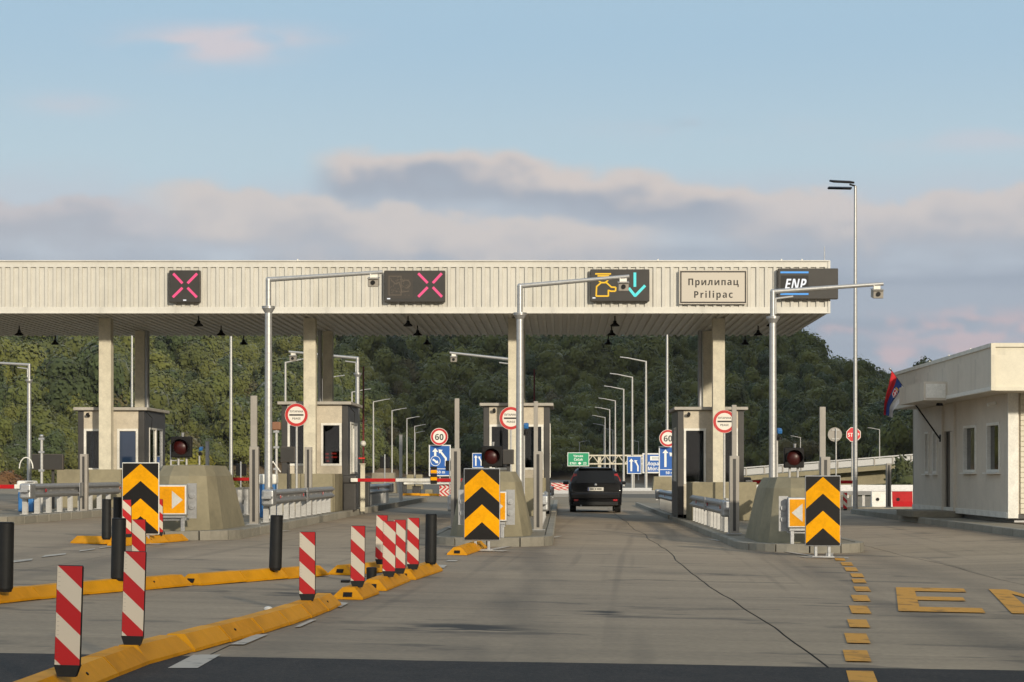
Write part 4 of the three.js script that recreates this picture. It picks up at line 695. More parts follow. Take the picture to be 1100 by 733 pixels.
{
  const b1 = barrier('blue and white barrier cabinet with red arm left of the first booth', px2x(29, 46), 46, px2x(29, 46) - 3.1, py2y(523, 46), [[0.32, M.red], [0.3, M.stripeWhite], [0.38, M.red]]);
  const hoop = mb(); for (let k = 0; k < 8; k++) { const a = Math.PI * k / 8, c = Math.PI * (k + 1) / 8; hoop.bar([0.16 * Math.cos(a), 1.02 + 0.26 * Math.sin(a), 0.1], [0.16 * Math.cos(c), 1.02 + 0.26 * Math.sin(c), 0.1], 0.014); } hoop.build('hoop', M.white, b1);
  const b2 = barrier('blue and white barrier cabinet left of the second booth behind the guardrail', px2x(288, 45), 45, null, py2y(516, 45)); mb().bar([0.05, 1.1, 0.12], [0.12, 1.3, 0.12], 0.014).bar([0.12, 1.3, 0.12], [0.3, 1.05, 0.12], 0.014).build('cable', M.white, b2);
  const b3 = barrier('red and white lowered barrier arm with dark cabinet beside the second booth', px2x(375, 54.2), 54.4, px2x(500, 54.4), py2y(516, 54.4), [[0.36, M.red], [0.36, M.stripeWhite], [0.28, M.red]], true, M.darkgrey);
  { const bx = px2x(466.5, 54.4) - px2x(375, 54.2), hh = py2y(516, 54.4) - gy(px2x(375, 54.2)) - KERB; for (let k = 0; k < 5; k++) mb().rbox(0.18, 0.094, 0.07, 0.01, bx, hh - 0.06 + k * 0.098, 0.25).build('warning_band', k % 2 ? M.signYellow : M.black, b3); }
  barrier('red lowered barrier arm behind the concrete nose of the left island', px2x(127, 57), 57, px2x(272, 57), py2y(515, 57), [[0.4, M.red], [0.2, M.stripeWhite], [0.4, M.red]], true, M.darkgrey);
  barrier('red and white barrier arm right of the fourth booth', px2x(799, 58), 58, px2x(799, 58) + 3.2, py2y(518, 58), [[0.12, M.red], [0.38, M.stripeWhite], [0.5, M.red]], true, M.darkgrey);
  // raised arms
  for (const [px, ty, Z, lb, q] of [[391, 394, 60.3, 'dark red raised barrier arm behind the second booth', 1], [574, 397, 60.3, 'dark red raised barrier arm behind the third booth', 0]]) { const x = px2x(px, Z), yb = gy(x) + KERB, h = py2y(ty, Z) - yb, o = thing('raised_barrier', lb, 'barrier', [x, yb, -Z], 'raised barriers'); mb().rbox(0.34, 0.95, 0.34, 0.03, 0, 0.475, 0).build('cabinet', M.darkgrey, o); mb().rbox(0.05, h - 0.9, 0.09, 0.012, 0, (h + 0.9) / 2, 0.2).build('arm', M.redDark, o); if (q) { mb().put(new THREE.SphereGeometry(0.09, 14, 10), 0.0, 1.95, 0.28).build('camera_dome', M.white, o); mb().rbox(0.2, 0.04, 0.1, 0.01, -0.05, 1.5, 0.25).build('indicator', M.ledRed, o); } }
  { const Z = 56, x = px2x(389.5, Z), yb = gy(x) + 0.1, o = thing('beige_post', 'beige square post beside the second booth and the red arm', 'post', [x, yb, -Z]); const h = py2y(499, Z) - yb; mb().rbox(0.13, h, 0.12, 0.01, 0, h / 2, 0).build('casing', M.column, o); mb().rbox(0.17, 0.03, 0.16, 0.008, 0, h + 0.01, 0).build('cap', M.column, o); }
}

// ------------------------------------------------------------------ delineators, rubber posts and orange kerbs
const stripeT = print(128, 512, (g, w, h) => { g.fillStyle = '#cfc5b4'; g.fillRect(0, 0, w, h); g.fillStyle = '#b50b14'; for (let k = -2; k < 5; k++) { const y = k * 243 - 122; g.beginPath(); g.moveTo(0, y); g.lineTo(w, y + 118); g.lineTo(w, y + 236); g.lineTo(0, y + 118); g.fill(); } g.fillStyle = 'rgba(120,116,110,0.35)'; for (let k = 0; k < 22; k++) g.fillRect(6, 10 + k * 23, 12, 3); });
const delineator = thing('delineator', '', 'delineator', [0, 0, 0], 'striped delineators');
{
  mb().rbox(0.146, 0.56, 0.03, 0.01, 0, 0.34, 0).build('blade', M.rubber, delineator); face(0.138, 0.552, 0.0165, 0.34).build('striped_face', stripeT, delineator, false);
  mb().ext([[-0.05, 0], [0.05, 0], [0.072, 0.065], [-0.072, 0.065]], 0.05, 0, 0, 0, -0.025).build('foot', M.rubber, delineator);
}
const DEL = [[72, 727, 'striped delineator on the asphalt edge at the head of the near orange kerb', 1], [142, 694, 'striped delineator at the joint of the first two near orange kerb pieces', 1], [330, 646, 'striped delineator at the end of the long near orange kerb', 0], [384, 631, 'striped delineator on the single orange kerb piece with the black stub', 0.5], [417.5, 620, 'striped delineator on the front of the double orange kerb', 1], [428.7, 616.6, 'striped delineator at the back of the double orange kerb', 0.6], [443.5, 612, 'striped delineator next to the black rubber post by the car lane', 0.6], [409, 606.5, 'striped delineator at the far end of the second orange kerb line', 1.5], [149, 622, 'striped delineator on the second orange kerb line below the chevron board', 0], [136.5, 578, 'striped delineator standing left before the left chevron board', -0.6], [170.5, 576, 'striped delineator standing right before the left chevron board', -0.6]];
DEL.forEach(([px, py, lb, lean], k) => { const q = G(px, py, 0.115); const o = k ? dup(delineator, [q.x, q.y, q.z], lb) : delineator; o.position.set(q.x, q.y, q.z); o.userData.label = lb; o.rotation.z = -lean * Math.PI / 180 * (k < 2 ? 1.6 : 1); o.rotation.x = -0.02 + 0.03 * H[k + 40]; o.rotation.y = 0.08 * (H[k + 60] - 0.5); });
const rpost = thing('rubber_post', '', 'bollard', [0, 0, 0], 'black rubber posts');
mb().cyl(0.074, 0.072, 0.60, 0, 0.33, 0, 0, 0, 0, 24).cyl(0.060, 0.073, 0.04, 0, 0.02, 0).build('tube', M.rubber, rpost); mb().cyl(0.074, 0.066, 0.012, 0, 0.636, 0, 0, 0, 0, 24).build('cap', M.black, rpost);
[[4.8, 636, 'black rubber post on the second orange kerb left of the chevron board, outermost', 1.2], [126.5, 624, 'black rubber post below the left chevron board beside a striped delineator', 1.0], [295.5, 613, 'black rubber post on the second orange kerb between the two kerb joints', 1.6], [462.6, 606.5, 'black rubber post at the end of the double orange kerb by the car lane', 0.6], [114, 580, 'black rubber post on the small kerb left of the left chevron board', 0.4], [126, 575, 'black rubber post close behind the small kerb at the left chevron board', 0.2]].forEach(([px, py, lb, lean], k) => { const q = G(px, py, 0.11); const o = k ? dup(rpost, [0, 0, 0], lb) : rpost; o.userData.label = lb; o.position.set(q.x, q.y, q.z); o.rotation.z = -lean * Math.PI / 180; });
{ const q = G(399, 625.5); const o = thing('rubber_stub', 'broken black rubber post stub beside the orange kerbs', 'bollard', [q.x, q.y, q.z]); mb().cyl(0.055, 0.062, 0.16, 0, 0.085, 0, 0, 0, 0, 20).build('tube', M.rubber, o); mb().cyl(0.062, 0.05, 0.01, 0, 0.166, 0).build('rim', M.black, o); const p = G(371, 626); const t = mb().rbox(0.1, 0.03, 0.12, 0.01, 0, 0.015, 0).build('rubber_pad', M.black); t.position.set(p.x, p.y, p.z); tag(t, 'small black rubber pad lying left of the delineator foot', 'pad'); const w = G(288, 656); const l = mb().put(new THREE.IcosahedronGeometry(0.035, 1), 0, 0.02, 0).build('litter', M.white); l.scale.set(1.2, 0.7, 1); l.position.set(w.x, w.y, w.z); tag(l, 'scrap of white litter on the concrete between the orange kerbs', 'litter'); }
// one kerb line is one thing of bolted pieces
function kerbLine(label, runs) {
  const o = thing('orange_kerb', label, 'kerb', [0, 0, 0], 'orange lane kerbs'); let n = 0;
  for (const run of runs) {
    const P = run.map((p) => new THREE.Vector3(p[0], 0, -p[1])), Ls = []; let tot = 0; for (let i = 1; i < P.length; i++) { Ls.push(P[i].distanceTo(P[i - 1])); tot += Ls[i - 1]; }
    const at = (d) => { let i = 0; while (i < Ls.length - 1 && d > Ls[i]) { d -= Ls[i]; i++; } return P[i].clone().lerp(P[i + 1], d / Ls[i]); };
    const k = Math.max(1, Math.round(tot / 0.9)); for (let q = 0; q < k; q++) {
      const a = at(tot * q / k), b = at(tot * (q + 1) / k), dir = b.clone().sub(a), L = dir.length() - 0.006, r = H[n * 13 + 5] - 0.5, first = q === 0, last = q === k - 1; n++;
      const w = 0.158, t = 0.06, h = 0.118, e0 = first ? 0.055 : 0.012, e1 = last ? 0.055 : 0.012, v = (x, y, z) => [x, y, z];
      const B = [v(-w, 0, 0), v(w, 0, 0), v(w, 0, -L), v(-w, 0, -L)], m1 = [v(-w + 0.004, 0.022, 0), v(w - 0.004, 0.022, 0), v(w - 0.004, 0.022, -L), v(-w + 0.004, 0.022, -L)], T = [v(-t, h, -e0), v(t, h, -e0), v(t, h, -L + e1), v(-t, h, -L + e1)];
      const m = mb(); for (let s = 0; s < 4; s++) { const u = (s + 1) % 4; m.quad(B[s], B[u], m1[u], m1[s]); m.quad(m1[s], m1[u], T[u], T[s]); } m.quad(...T);
      const body = m.build('kerb_piece', n % 3 === 1 ? M.orangeB : n % 3 === 2 ? M.orangeC : M.orange, o); body.position.set(a.x, gy(a.x) + 0.004, a.z); body.rotation.y = Math.atan2(-dir.x, -dir.z) + 0.02 * r; body.rotation.z = -0.012;
      if (n % 4 === 3) mb().cyl(0.011, 0.011, 0.012, 0.108, 0.071, -L * 0.3, 0, 0, -0.8, 8).build('bolt', M.black, body);
      if (first) { mb().box(0.09, 0.05, 0.012, 0, 0.047, -0.0125, -0.52).build('drain_slot', M.black, body); }
    }
  }
  return o;
}
M.orangeB = std([0.78, 0.34, 0.012], { specularIntensity: 0.3, map: rep(grimeT, 0.7), roughness: 0.65, bumpMap: grain4, bumpScale: 0.002 }); M.orangeC = std([0.82, 0.365, 0.012], { specularIntensity: 0.3, map: rep(grimeT, 0.33), roughness: 0.6, bumpMap: grain4, bumpScale: 0.002 });
kerbLine('long near line of orange kerb pieces running from the asphalt edge', [[[-2.90, 9.6], [-2.88, 11.4], [-2.84, 12.75]], [[-2.84, 12.72], [-2.72, 13.62]], [[-2.71, 13.66], [-2.44, 15.6], [-2.28, 17.4], [-2.25, 18.6]]]);
kerbLine('single orange kerb piece beside the black stub', [[[-2.13, 19.45], [-2.06, 20.45]]]);
kerbLine('double orange kerb piece carrying two striped delineators', [[[-2.03, 20.95], [-1.93, 22.9]]]);
kerbLine('orange kerb piece ending at the black rubber post by the car lane', [[[-1.88, 23.2], [-1.70, 25.4]]]);
kerbLine('orange kerb running up to the chevron board left of the car lane', [[[-1.62, 30.3], [-1.42, 33.4]]]);
kerbLine('second line of orange kerb pieces crossing to the left behind the near line', [[[-6.3, 15.2], [-5.4, 17.6], [-4.8, 19.6], [-4.12, 21.15]], [[-4.05, 21.3], [-3.35, 22.9], [-2.95, 23.75]], [[-2.72, 23.95], [-2.28, 25.1]]]);
kerbLine('short orange kerb pieces under the left chevron board', [[[-7.95, 32.1], [-7.3, 31.7]], [[-7.12, 31.25], [-6.62, 33.9]]]);

// ------------------------------------------------------------------ the black hatchback
{
  const car = thing('hatchback_car', 'black hatchback car driving away through the open toll lane', 'car', [1.16, gy(1.16), -66]);
  // sections from the tail (z = 0) to the nose (z = -4.3): [z, bottom, sill half width, belt height, belt half width, roof height, roof half width]
  const S = [[0.07, 0.40, 0.72, 0.60, 0.80, 0.64, 0.74], [0.02, 0.28, 0.80, 0.70, 0.87, 0.90, 0.80], [-0.03, 0.25, 0.84, 0.90, 0.90, 1.02, 0.80], [-0.10, 0.23, 0.86, 0.95, 0.91, 1.20, 0.745], [-0.20, 0.22, 0.87, 0.96, 0.915, 1.40, 0.69], [-0.32, 0.21, 0.88, 0.96, 0.92, 1.495, 0.645], [-0.55, 0.20, 0.885, 0.96, 0.92, 1.525, 0.645], [-1.6, 0.19, 0.89, 0.95, 0.925, 1.53, 0.66], [-2.3, 0.19, 0.89, 0.94, 0.92, 1.48, 0.64], [-2.9, 0.19, 0.88, 0.93, 0.91, 1.12, 0.70], [-3.2, 0.19, 0.87, 0.91, 0.885, 0.96, 0.74], [-3.8, 0.20, 0.84, 0.84, 0.84, 0.88, 0.70], [-4.2, 0.24, 0.72, 0.66, 0.74, 0.70, 0.58], [-4.3, 0.36, 0.56, 0.55, 0.58, 0.58, 0.45]];
  const ring = ([z, b, sw, bh, bw, rh, rw]) => { const out = []; const half = [[0, b], [sw * 0.6, b], [sw, b + 0.04], [sw + 0.02, lerp(b, bh, 0.4)], [bw, lerp(b, bh, 0.8)], [bw * 0.985, bh], [lerp(bw, rw, 0.55), lerp(bh, rh, 0.5)], [rw + 0.03, lerp(bh, rh, 0.88)], [rw * 0.86, lerp(bh, rh, 0.985)], [rw * 0.45, rh + 0.012], [0, rh + 0.018]]; for (const p of half) out.push([p[0], p[1], z]); for (let i = half.length - 2; i > 0; i--) out.push([-half[i][0], half[i][1], z]); return out; };
  const R = S.map(ring), n = R[0].length, pos = [], idx = []; R.forEach((r) => r.forEach((p) => pos.push(...p)));
  for (let i = 0; i + 1 < R.length; i++) for (let k = 0; k < n; k++) { const a = i * n + k, b = i * n + (k + 1) % n, c = a + n, d = b + n; idx.push(a, b, d, a, d, c); }
  const c0 = pos.length / 3; pos.push(0, 0.56, S[0][0]); for (let k = 0; k < n; k++) idx.push(c0, (k + 1) % n, k); const c1 = pos.length / 3; pos.push(0, 0.5, -4.3); for (let k = 0; k < n; k++) idx.push(c1, (R.length - 1) * n + k, (R.length - 1) * n + (k + 1) % n);
  const g = new THREE.BufferGeometry(); g.setAttribute('position', new THREE.Float32BufferAttribute(pos, 3)); g.setIndex(idx); g.computeVertexNormals(); const m = mb(); m.g.push(tidy(g)); m.build('body', M.carpaint, car);
  // rear window, tail lamps, bumper, plate
  const rw = mb(), wq = [[-0.66, 1.0, -0.03], [0.66, 1.0, -0.03], [0.575, 1.42, -0.222], [-0.575, 1.42, -0.222]]; rw.quad(...wq.map(([x, y, z]) => [x, y, z + 0.035])); rw.build('rear_window', M.glassDark, car);
  mb().bar([0, 0.985, 0.0], [0.36, 1.06, -0.04], 0.010).build('wiper', M.black, car);
  mb().box(1.16, 0.035, 0.16, 0, 1.485, -0.235, -0.2).build('spoiler', M.carpaint, car);
  for (const s of [-1, 1]) {
    mb().ext([[0.68, 0.97], [0.865, 0.93], [0.845, 1.10], [0.735, 1.33], [0.63, 1.31]].map(([x, y]) => [s * x, y]), 0.07, 0.004).build('tail_lamp', M.tailRed, car).position.set(0, 0, -0.205);
    mb().rbox(0.15, 0.07, 0.04, 0.015, s * 0.66, 0.425, 0.075).build('rear_reflector', M.tailRed, car);
    mb().rbox(0.20, 0.12, 0.12, 0.04, s * 1.0, 1.0, -2.55).build('mirror', M.carpaint, car);
  }
  mb().rbox(1.66, 0.20, 0.10, 0.05, 0, 0.56, 0.065).build('bumper', M.carpaint, car); mb().rbox(1.5, 0.14, 0.06, 0.03, 0, 0.31, 0.05).build('lower_bumper', M.rubber, car);
  mb().rbox(0.60, 0.20, 0.03, 0.02, 0, 0.80, 0.03).build('plate_recess', M.black, car);
  const plate = print(256, 64, (c, w, h) => { c.fillStyle = '#c9c6bd'; c.fillRect(0, 0, w, h); c.fillStyle = '#3c55a0'; c.fillRect(0, 0, 16, h); c.fillStyle = '#2b2926'; c.font = 'bold 44px sans-serif'; c.textAlign = 'center'; c.textBaseline = 'middle'; c.fillRect(34, 20, 60, 22); c.fillRect(112, 20, 24, 22); c.fillRect(150, 20, 76, 22); });
  const pl = mb().box(0.53, 0.122, 0.01, 0, 0.80, 0.052).build('licence_plate', M.white, car); face(0.52, 0.112, 0.0585, 0.80).build('plate_print', plate, pl, false);
  mb().put(new THREE.SphereGeometry(0.05, 14, 8), 0, 0.945, 0.0).build('badge', M.zinc, car).scale.set(1, 1, 1);
  for (const [x, z] of [[-0.76, -0.72], [0.76, -0.72], [-0.76, -3.36], [0.76, -3.36]]) { const w = mb().cyl(0.315, 0.315, 0.20, x, 0.315, z, 0, 0, Math.PI / 2, 28).build('wheel', M.rubber, car); mb().cyl(0.20, 0.20, 0.21, x, 0.315, z, 0, 0, Math.PI / 2, 20).build('rim', M.zinc, w); }
  mb().box(1.2, 0.03, 0.4, 0, 1.02, -0.55).build('parcel_shelf', M.black, car); mb().cyl(0.03, 0.03, 0.3, -0.5, 0.24, 0.02, Math.PI / 2).build('exhaust', M.zinc, car);
}

// ------------------------------------------------------------------ the office container on the right, its pavement, flag and mast
{
  const wx = 10.5, z0 = 46, z1 = 58.3, yb = 0.25, yt = 3.35, xr = 16.5;
  const walk = thing('sidewalk', 'concrete pavement in front of the office container', 'pavement', [0, 0, 0]); tag(walk, null, null, null, 'structure');
  mb().box(7.2, 0.14, 26, 9.65 + 3.6, 0.062, -51.5).build('paving', M.concrete, walk); { const kg = new RoundedBoxGeometry(0.15, 0.28, 0.985, 1, 0.02); for (let z = 38.6; z < 64; z += 1) { const k = finish(new THREE.Mesh(kg, H[Math.floor(z * 3)] > 0.5 ? M.kerb : M.kerbB), 'kerb_stone', walk); k.position.set(9.57, 0.005, -z); } }
  tag(mb().box(3.6, 0.02, 6, 12.4, 0.142, -43).build('bare_soil', M.earth), null, null, null, 'structure');
  const o = thing('office_container', 'pale grey flat roofed office container with wide roof fascia', 'building', [0, 0, 0]);
  // side wall facing the lanes, pieces round the openings
  const holes = [[46.75, 48.15, 1.33, 2.54], [49.45, 50.95, 1.33, 2.54], [52.0, 53.6, 0.3, 2.45], [54.6, 55.15, 1.30, 2.5], [55.8, 56.35, 1.30, 2.5]];
  const seg = (a, b, y0, y1, nm = 'wall_panel', mat = M.wallGrey) => mb().box(0.12, y1 - y0, b - a, wx + 0.06, (y0 + y1) / 2, -(a + b) / 2).build(nm, mat, o);
  let p = z0; for (const [a, b, y0, y1] of holes) { seg(p, a, yb, yt); seg(a, b, y1, yt); seg(a, b, yb, y0); p = b; } seg(p, z1, yb, yt);
  holes.forEach(([a, b, y0, y1], k) => {
    const h = y1 - y0, zc = -(a + b) / 2, w = b - a, f = 0.07;
    if (k === 2) { const d = mb().box(0.06, h - 0.02, w * 0.62, wx + 0.08, (y0 + y1) / 2, -(a + w * 0.33)).build('door', M.wallGrey, o); mb().box(0.05, 0.03, 0.12, wx + 0.01, 1.3, -(a + 0.16)).build('handle', M.black, d); mb().box(0.03, h - 0.05, 0.08, wx + 0.03, (y0 + y1) / 2, -(a + 0.05)).build('gap_seal', M.black, d); mb().box(0.06, h - 0.02, w * 0.34, wx + 0.085, (y0 + y1) / 2, -(b - w * 0.18)).build('door_side_panel', M.glassDark, o); return; }
    const fr = mb(); for (const z of [-(a + f / 2), -(b - f / 2)]) fr.box(0.16, h, f, wx + 0.05, (y0 + y1) / 2, z); fr.box(0.158, f, w - 2 * f, wx + 0.05, y1 - f / 2, zc).box(0.158, f, w - 2 * f, wx + 0.05, y0 + f / 2, zc); const win = fr.build('window', M.white, o); mb().box(0.01, h - 2 * f, w - 2 * f, wx + 0.07, (y0 + y1) / 2, zc).build('pane', M.glassDark, win); mb().box(0.24, 0.03, w + 0.1, wx - 0.0, y0 - 0.02, zc).build('sill', M.white, win);
  });
  // front wall facing the camera: narrow horizontal boards in a white frame
  for (let k = 0; k < 25; k++) mb().rbox(xr - wx - 0.36, 0.118, 0.05, 0.012, (xr + wx + 0.24) / 2, yb + 0.16 + k * 0.122, -z0 + 0.025).build('cladding_board', M.wallCream, o);
  mb().box(0.24, yt - yb, 0.10, wx + 0.12, (yt + yb) / 2, -z0 + 0.03).build('corner_frame', M.white, o); mb().box(xr - wx - 0.1, yt - yb, 0.06, (xr + wx) / 2, (yt + yb) / 2, -z0 - 0.04).build('wall_core', M.wallGrey, o);
  mb().box(0.1, yt - yb, z1 - z0, xr, (yt + yb) / 2, -(z0 + z1) / 2).build('wall_panel', M.wallGrey, o); mb().box(xr - wx, yt - yb, 0.1, (xr + wx) / 2, (yt + yb) / 2, -z1).build('wall_panel', M.wallGrey, o);
  mb().box(xr - wx, 0.1, z1 - z0, (xr + wx) / 2, yb + 0.04, -(z0 + z1) / 2).build('floor', M.darkgrey, o); mb().box(0.06, yt - yb - 0.1, z1 - z0 - 0.4, wx + 2.6, (yt + yb) / 2, -(z0 + z1) / 2).build('inner_wall', std([0.34, 0.14, 0.06], { map: grime3, roughness: 0.7 }), o);
  mb().box(0.05, 0.14, z1 - z0 + 0.04, wx - 0.005, yb + 0.07, -(z0 + z1) / 2).build('base_trim', M.white, o); mb().box(xr - wx - 0.3, 0.3, z1 - z0 - 0.3, (xr + wx) / 2 + 0.05, 0.12, -(z0 + z1) / 2).build('plinth', M.zincDull, o);
  for (const z of [52.0, 53.62]) mb().box(0.09, 2.9, 0.10, wx - 0.03, 1.75, -z).build('door_post', M.wallGrey, o);
  mb().box(1.3, 0.16, 2.6, wx - 0.5, 0.22, -53.2).build('step', M.concrete, o);
  // roof: soffit, fascia panels, trims
  const rx = 9.79, rz0 = 44.5, rz1 = 57.6, rt = 4.27, rb = 3.19; mb().box(xr + 0.7 - rx, 0.05, rz1 - rz0, (xr + 0.7 + rx) / 2, rb + 0.03, -(rz0 + rz1) / 2).build('soffit', M.wallGrey, o); mb().box(xr + 0.5 - rx, 0.05, rz1 - rz0 - 0.2, (xr + 0.7 + rx) / 2, rt - 0.12, -(rz0 + rz1) / 2).build('roof_deck', M.roofgrey, o);
  for (let k = 0; k < 6; k++) { const L = (rz1 - rz0) / 6; mb().box(0.05, rt - rb - 0.14, L - 0.012, rx + 0.03, (rt + rb) / 2, -(rz0 + (k + 0.5) * L)).build('fascia_panel', M.wallGrey, o); }
  for (let k = 0; k < 4; k++) { const L = (xr + 0.7 - rx - 0.1) / 4; mb().box(L - 0.014, rt - rb - 0.14, 0.05, rx + 0.05 + (k + 0.5) * L, (rt + rb) / 2, -rz0 + 0.0).build('fascia_panel', M.wallCream, o); }
  mb().box(0.09, 0.09, rz1 - rz0 + 0.1, rx + 0.02, rt - 0.045, -(rz0 + rz1) / 2).box(0.09, 0.09, rz1 - rz0 + 0.1, rx + 0.02, rb + 0.045, -(rz0 + rz1) / 2).build('edge_trim', M.white, o); mb().box(xr + 0.7 - rx, 0.09, 0.09, (xr + 0.7 + rx) / 2 + 0.05, rt - 0.043, -rz0 + 0.03).box(xr + 0.7 - rx, 0.09, 0.09, (xr + 0.7 + rx) / 2 + 0.05, rb + 0.043, -rz0 + 0.03).box(0.1, rt - rb - 0.004, 0.1, rx + 0.03, (rt + rb) / 2, -rz0 + 0.035).build('edge_trim', M.wallCream, o);
  // awning box over the door, wall camera, down lamp
  const aw = mb().box(0.60, 0.47, 3.6, 9.50, 3.40, -51.4).build('awning', M.wallGrey, o); mb().box(0.50, 0.36, 0.02, 9.50, 3.40, -49.59).build('awning_face', M.white, aw);
  mb().cyl(0.1, 0.08, 0.07, 9.95, 3.12, -51.4).build('down_lamp', M.black, o); mb().rbox(0.22, 0.09, 0.09, 0.02, wx - 0.15, 2.98, -47.0, 0, 0, 0.3).build('wall_camera', M.white, o);
  mb().bar([11.2, rt, -44.9], [11.2, rt + 0.75, -44.9], 0.012).build('lightning_rod', M.zinc, o); for (const z of [47, 49.6, 52.2]) mb().cyl(0.03, 0.02, 0.05, rx + 0.05, rt + 0.02, -z).build('roof_cap', M.white, o);

  // flag on a slanting pole
  const fz = -54.1, tip = [9.1, 4.2], foot = [10.48, 2.26]; const fl = thing('flag', 'red blue and white flag with crest hanging from a slanting wall pole', 'flag', [foot[0], foot[1], fz]);
  const dx = tip[0] - foot[0], dy = tip[1] - foot[1]; mb().bar([0, 0, 0], [dx, dy, 0], 0.022, 0.018, 10).build('pole', M.black, fl); mb().put(new THREE.SphereGeometry(0.035, 12, 8), dx, dy, 0).build('finial', M.zinc, fl); mb().rbox(0.06, 0.2, 0.12, 0.01, 0.02, 0.02, 0).build('wall_bracket', M.black, fl);
  const ft = print(256, 384, (c, w, h) => { c.fillStyle = '#b81f26'; c.fillRect(0, 0, w / 3 + 1, h); c.fillStyle = '#25407c'; c.fillRect(w / 3, 0, w / 3 + 1, h); c.fillStyle = '#d8d6d4'; c.fillRect(2 * w / 3, 0, w / 3 + 1, h); c.fillStyle = '#d8d6d4'; c.beginPath(); c.moveTo(96, 100); c.lineTo(160, 100); c.lineTo(160, 160); c.lineTo(128, 186); c.lineTo(96, 160); c.fill(); c.fillStyle = '#b81f26'; c.beginPath(); c.moveTo(102, 106); c.lineTo(154, 106); c.lineTo(154, 156); c.lineTo(128, 178); c.lineTo(102, 156); c.fill(); c.fillStyle = '#e3e0da'; c.fillRect(123, 110, 10, 60); c.fillRect(106, 132, 44, 9); c.fillStyle = '#c99a2e'; c.fillRect(106, 78, 44, 18); });
  const gN = 18, gg = new THREE.PlaneGeometry(1, 1, gN, 24), gp = gg.attributes.position; for (let i = 0; i < gp.count; i++) { const u = gp.getX(i) + 0.5, v = 0.5 - gp.getY(i); const along = 0.06 + u * 0.74, bx = dx * (1 - along / Math.hypot(dx, dy)), by = dy * (1 - along / Math.hypot(dx, dy)); const pinch = ss(0, 0.8, v), cxm = lerp(bx, dx + 0.03 + (u - 0.5) * 0.26, pinch), fold = 0.09 * Math.sin(u * 13 + v * 2.2) * (0.25 + v); gp.setXYZ(i, cxm - 0.10 * v + 0.03 * Math.sin(u * 17) * v, by - v * (1.20 - 0.25 * u) + (u * 0.25) * v, fold + 0.04); }
  gg.computeVertexNormals(); const fm = mb(); fm.g.push(tidy(gg)); ft.side = THREE.DoubleSide; ft.roughness = 0.85; fm.build('cloth', ft, fl, false);
}
// plastic barriers and guard at the far edge
for (const [x0, x1, mat, lb] of [[936.5, 957.6, M.white, 'white plastic road barrier beside the dark post'], [958.4, 979.6, M.red, 'red plastic road barrier beside the office corner'], [980.2, 1001, M.white, 'white plastic road barrier mostly hidden by the office corner']]) {
  const Z = 70, a = px2x(x0, Z), b = px2x(x1, Z), w = b - a, h = 0.64, o = thing('plastic_barrier', lb, 'barrier', [(a + b) / 2, 0.02, -Z], 'plastic road barriers');
  mb().ext([[-0.22, 0], [0.22, 0], [0.21, 0.12], [0.12, 0.28], [0.09, h], [-0.09, h], [-0.12, 0.28], [-0.21, 0.12]], w, 0.02, -w / 2, 0, 0, 0, Math.PI / 2).build('shell', mat, o); mb().cyl(0.06, 0.06, 0.03, -w * 0.22, 0.36, 0.125, Math.PI / 2).build('plug', M.black, o); for (const q of [-0.3, 0.3]) mb().box(0.12, 0.05, 0.04, w * q, 0.05, 0.225).build('slot', M.black, o);
}
tag(mb().box(5.5, 0.13, 1.6, 10.6, 0.05, -70.2).build('kerb_strip', M.kerb), null, null, null, 'structure');
function railRun(label, x0, x1, Z, y0, ht, mats = M.zincDull) { const o = thing('guardrail', label, 'guardrail', [0, y0, -Z]); mb().ext([[0, 0], [0.06, 0.05], [0.0, 0.15], [0.06, 0.25], [0, 0.3], [-0.03, 0.15]], x1 - x0, 0, x0, ht - 0.3, 0, 0, Math.PI / 2).build('beam', mats, o); for (let x = x0 + 0.5; x < x1; x += 2) mb().box(0.1, ht, 0.06, x, ht / 2, -0.08).build('post', M.zincBright, o); return o; }
railRun('horizontal guardrail behind the plastic barriers by the office', 8.8, 16.5, 73, 0.05, 0.75); railRun('upper guardrail behind the stop sign by the ramp', 9, 22, 92, 0.15, 0.62); railRun('guardrail across the left verge behind the car', -3.6, 1.2, 88, 0.0, 0.55); railRun('far guardrail curving beside the car lane exit', 2.2, 7.5, 96, 0.0, 0.6);
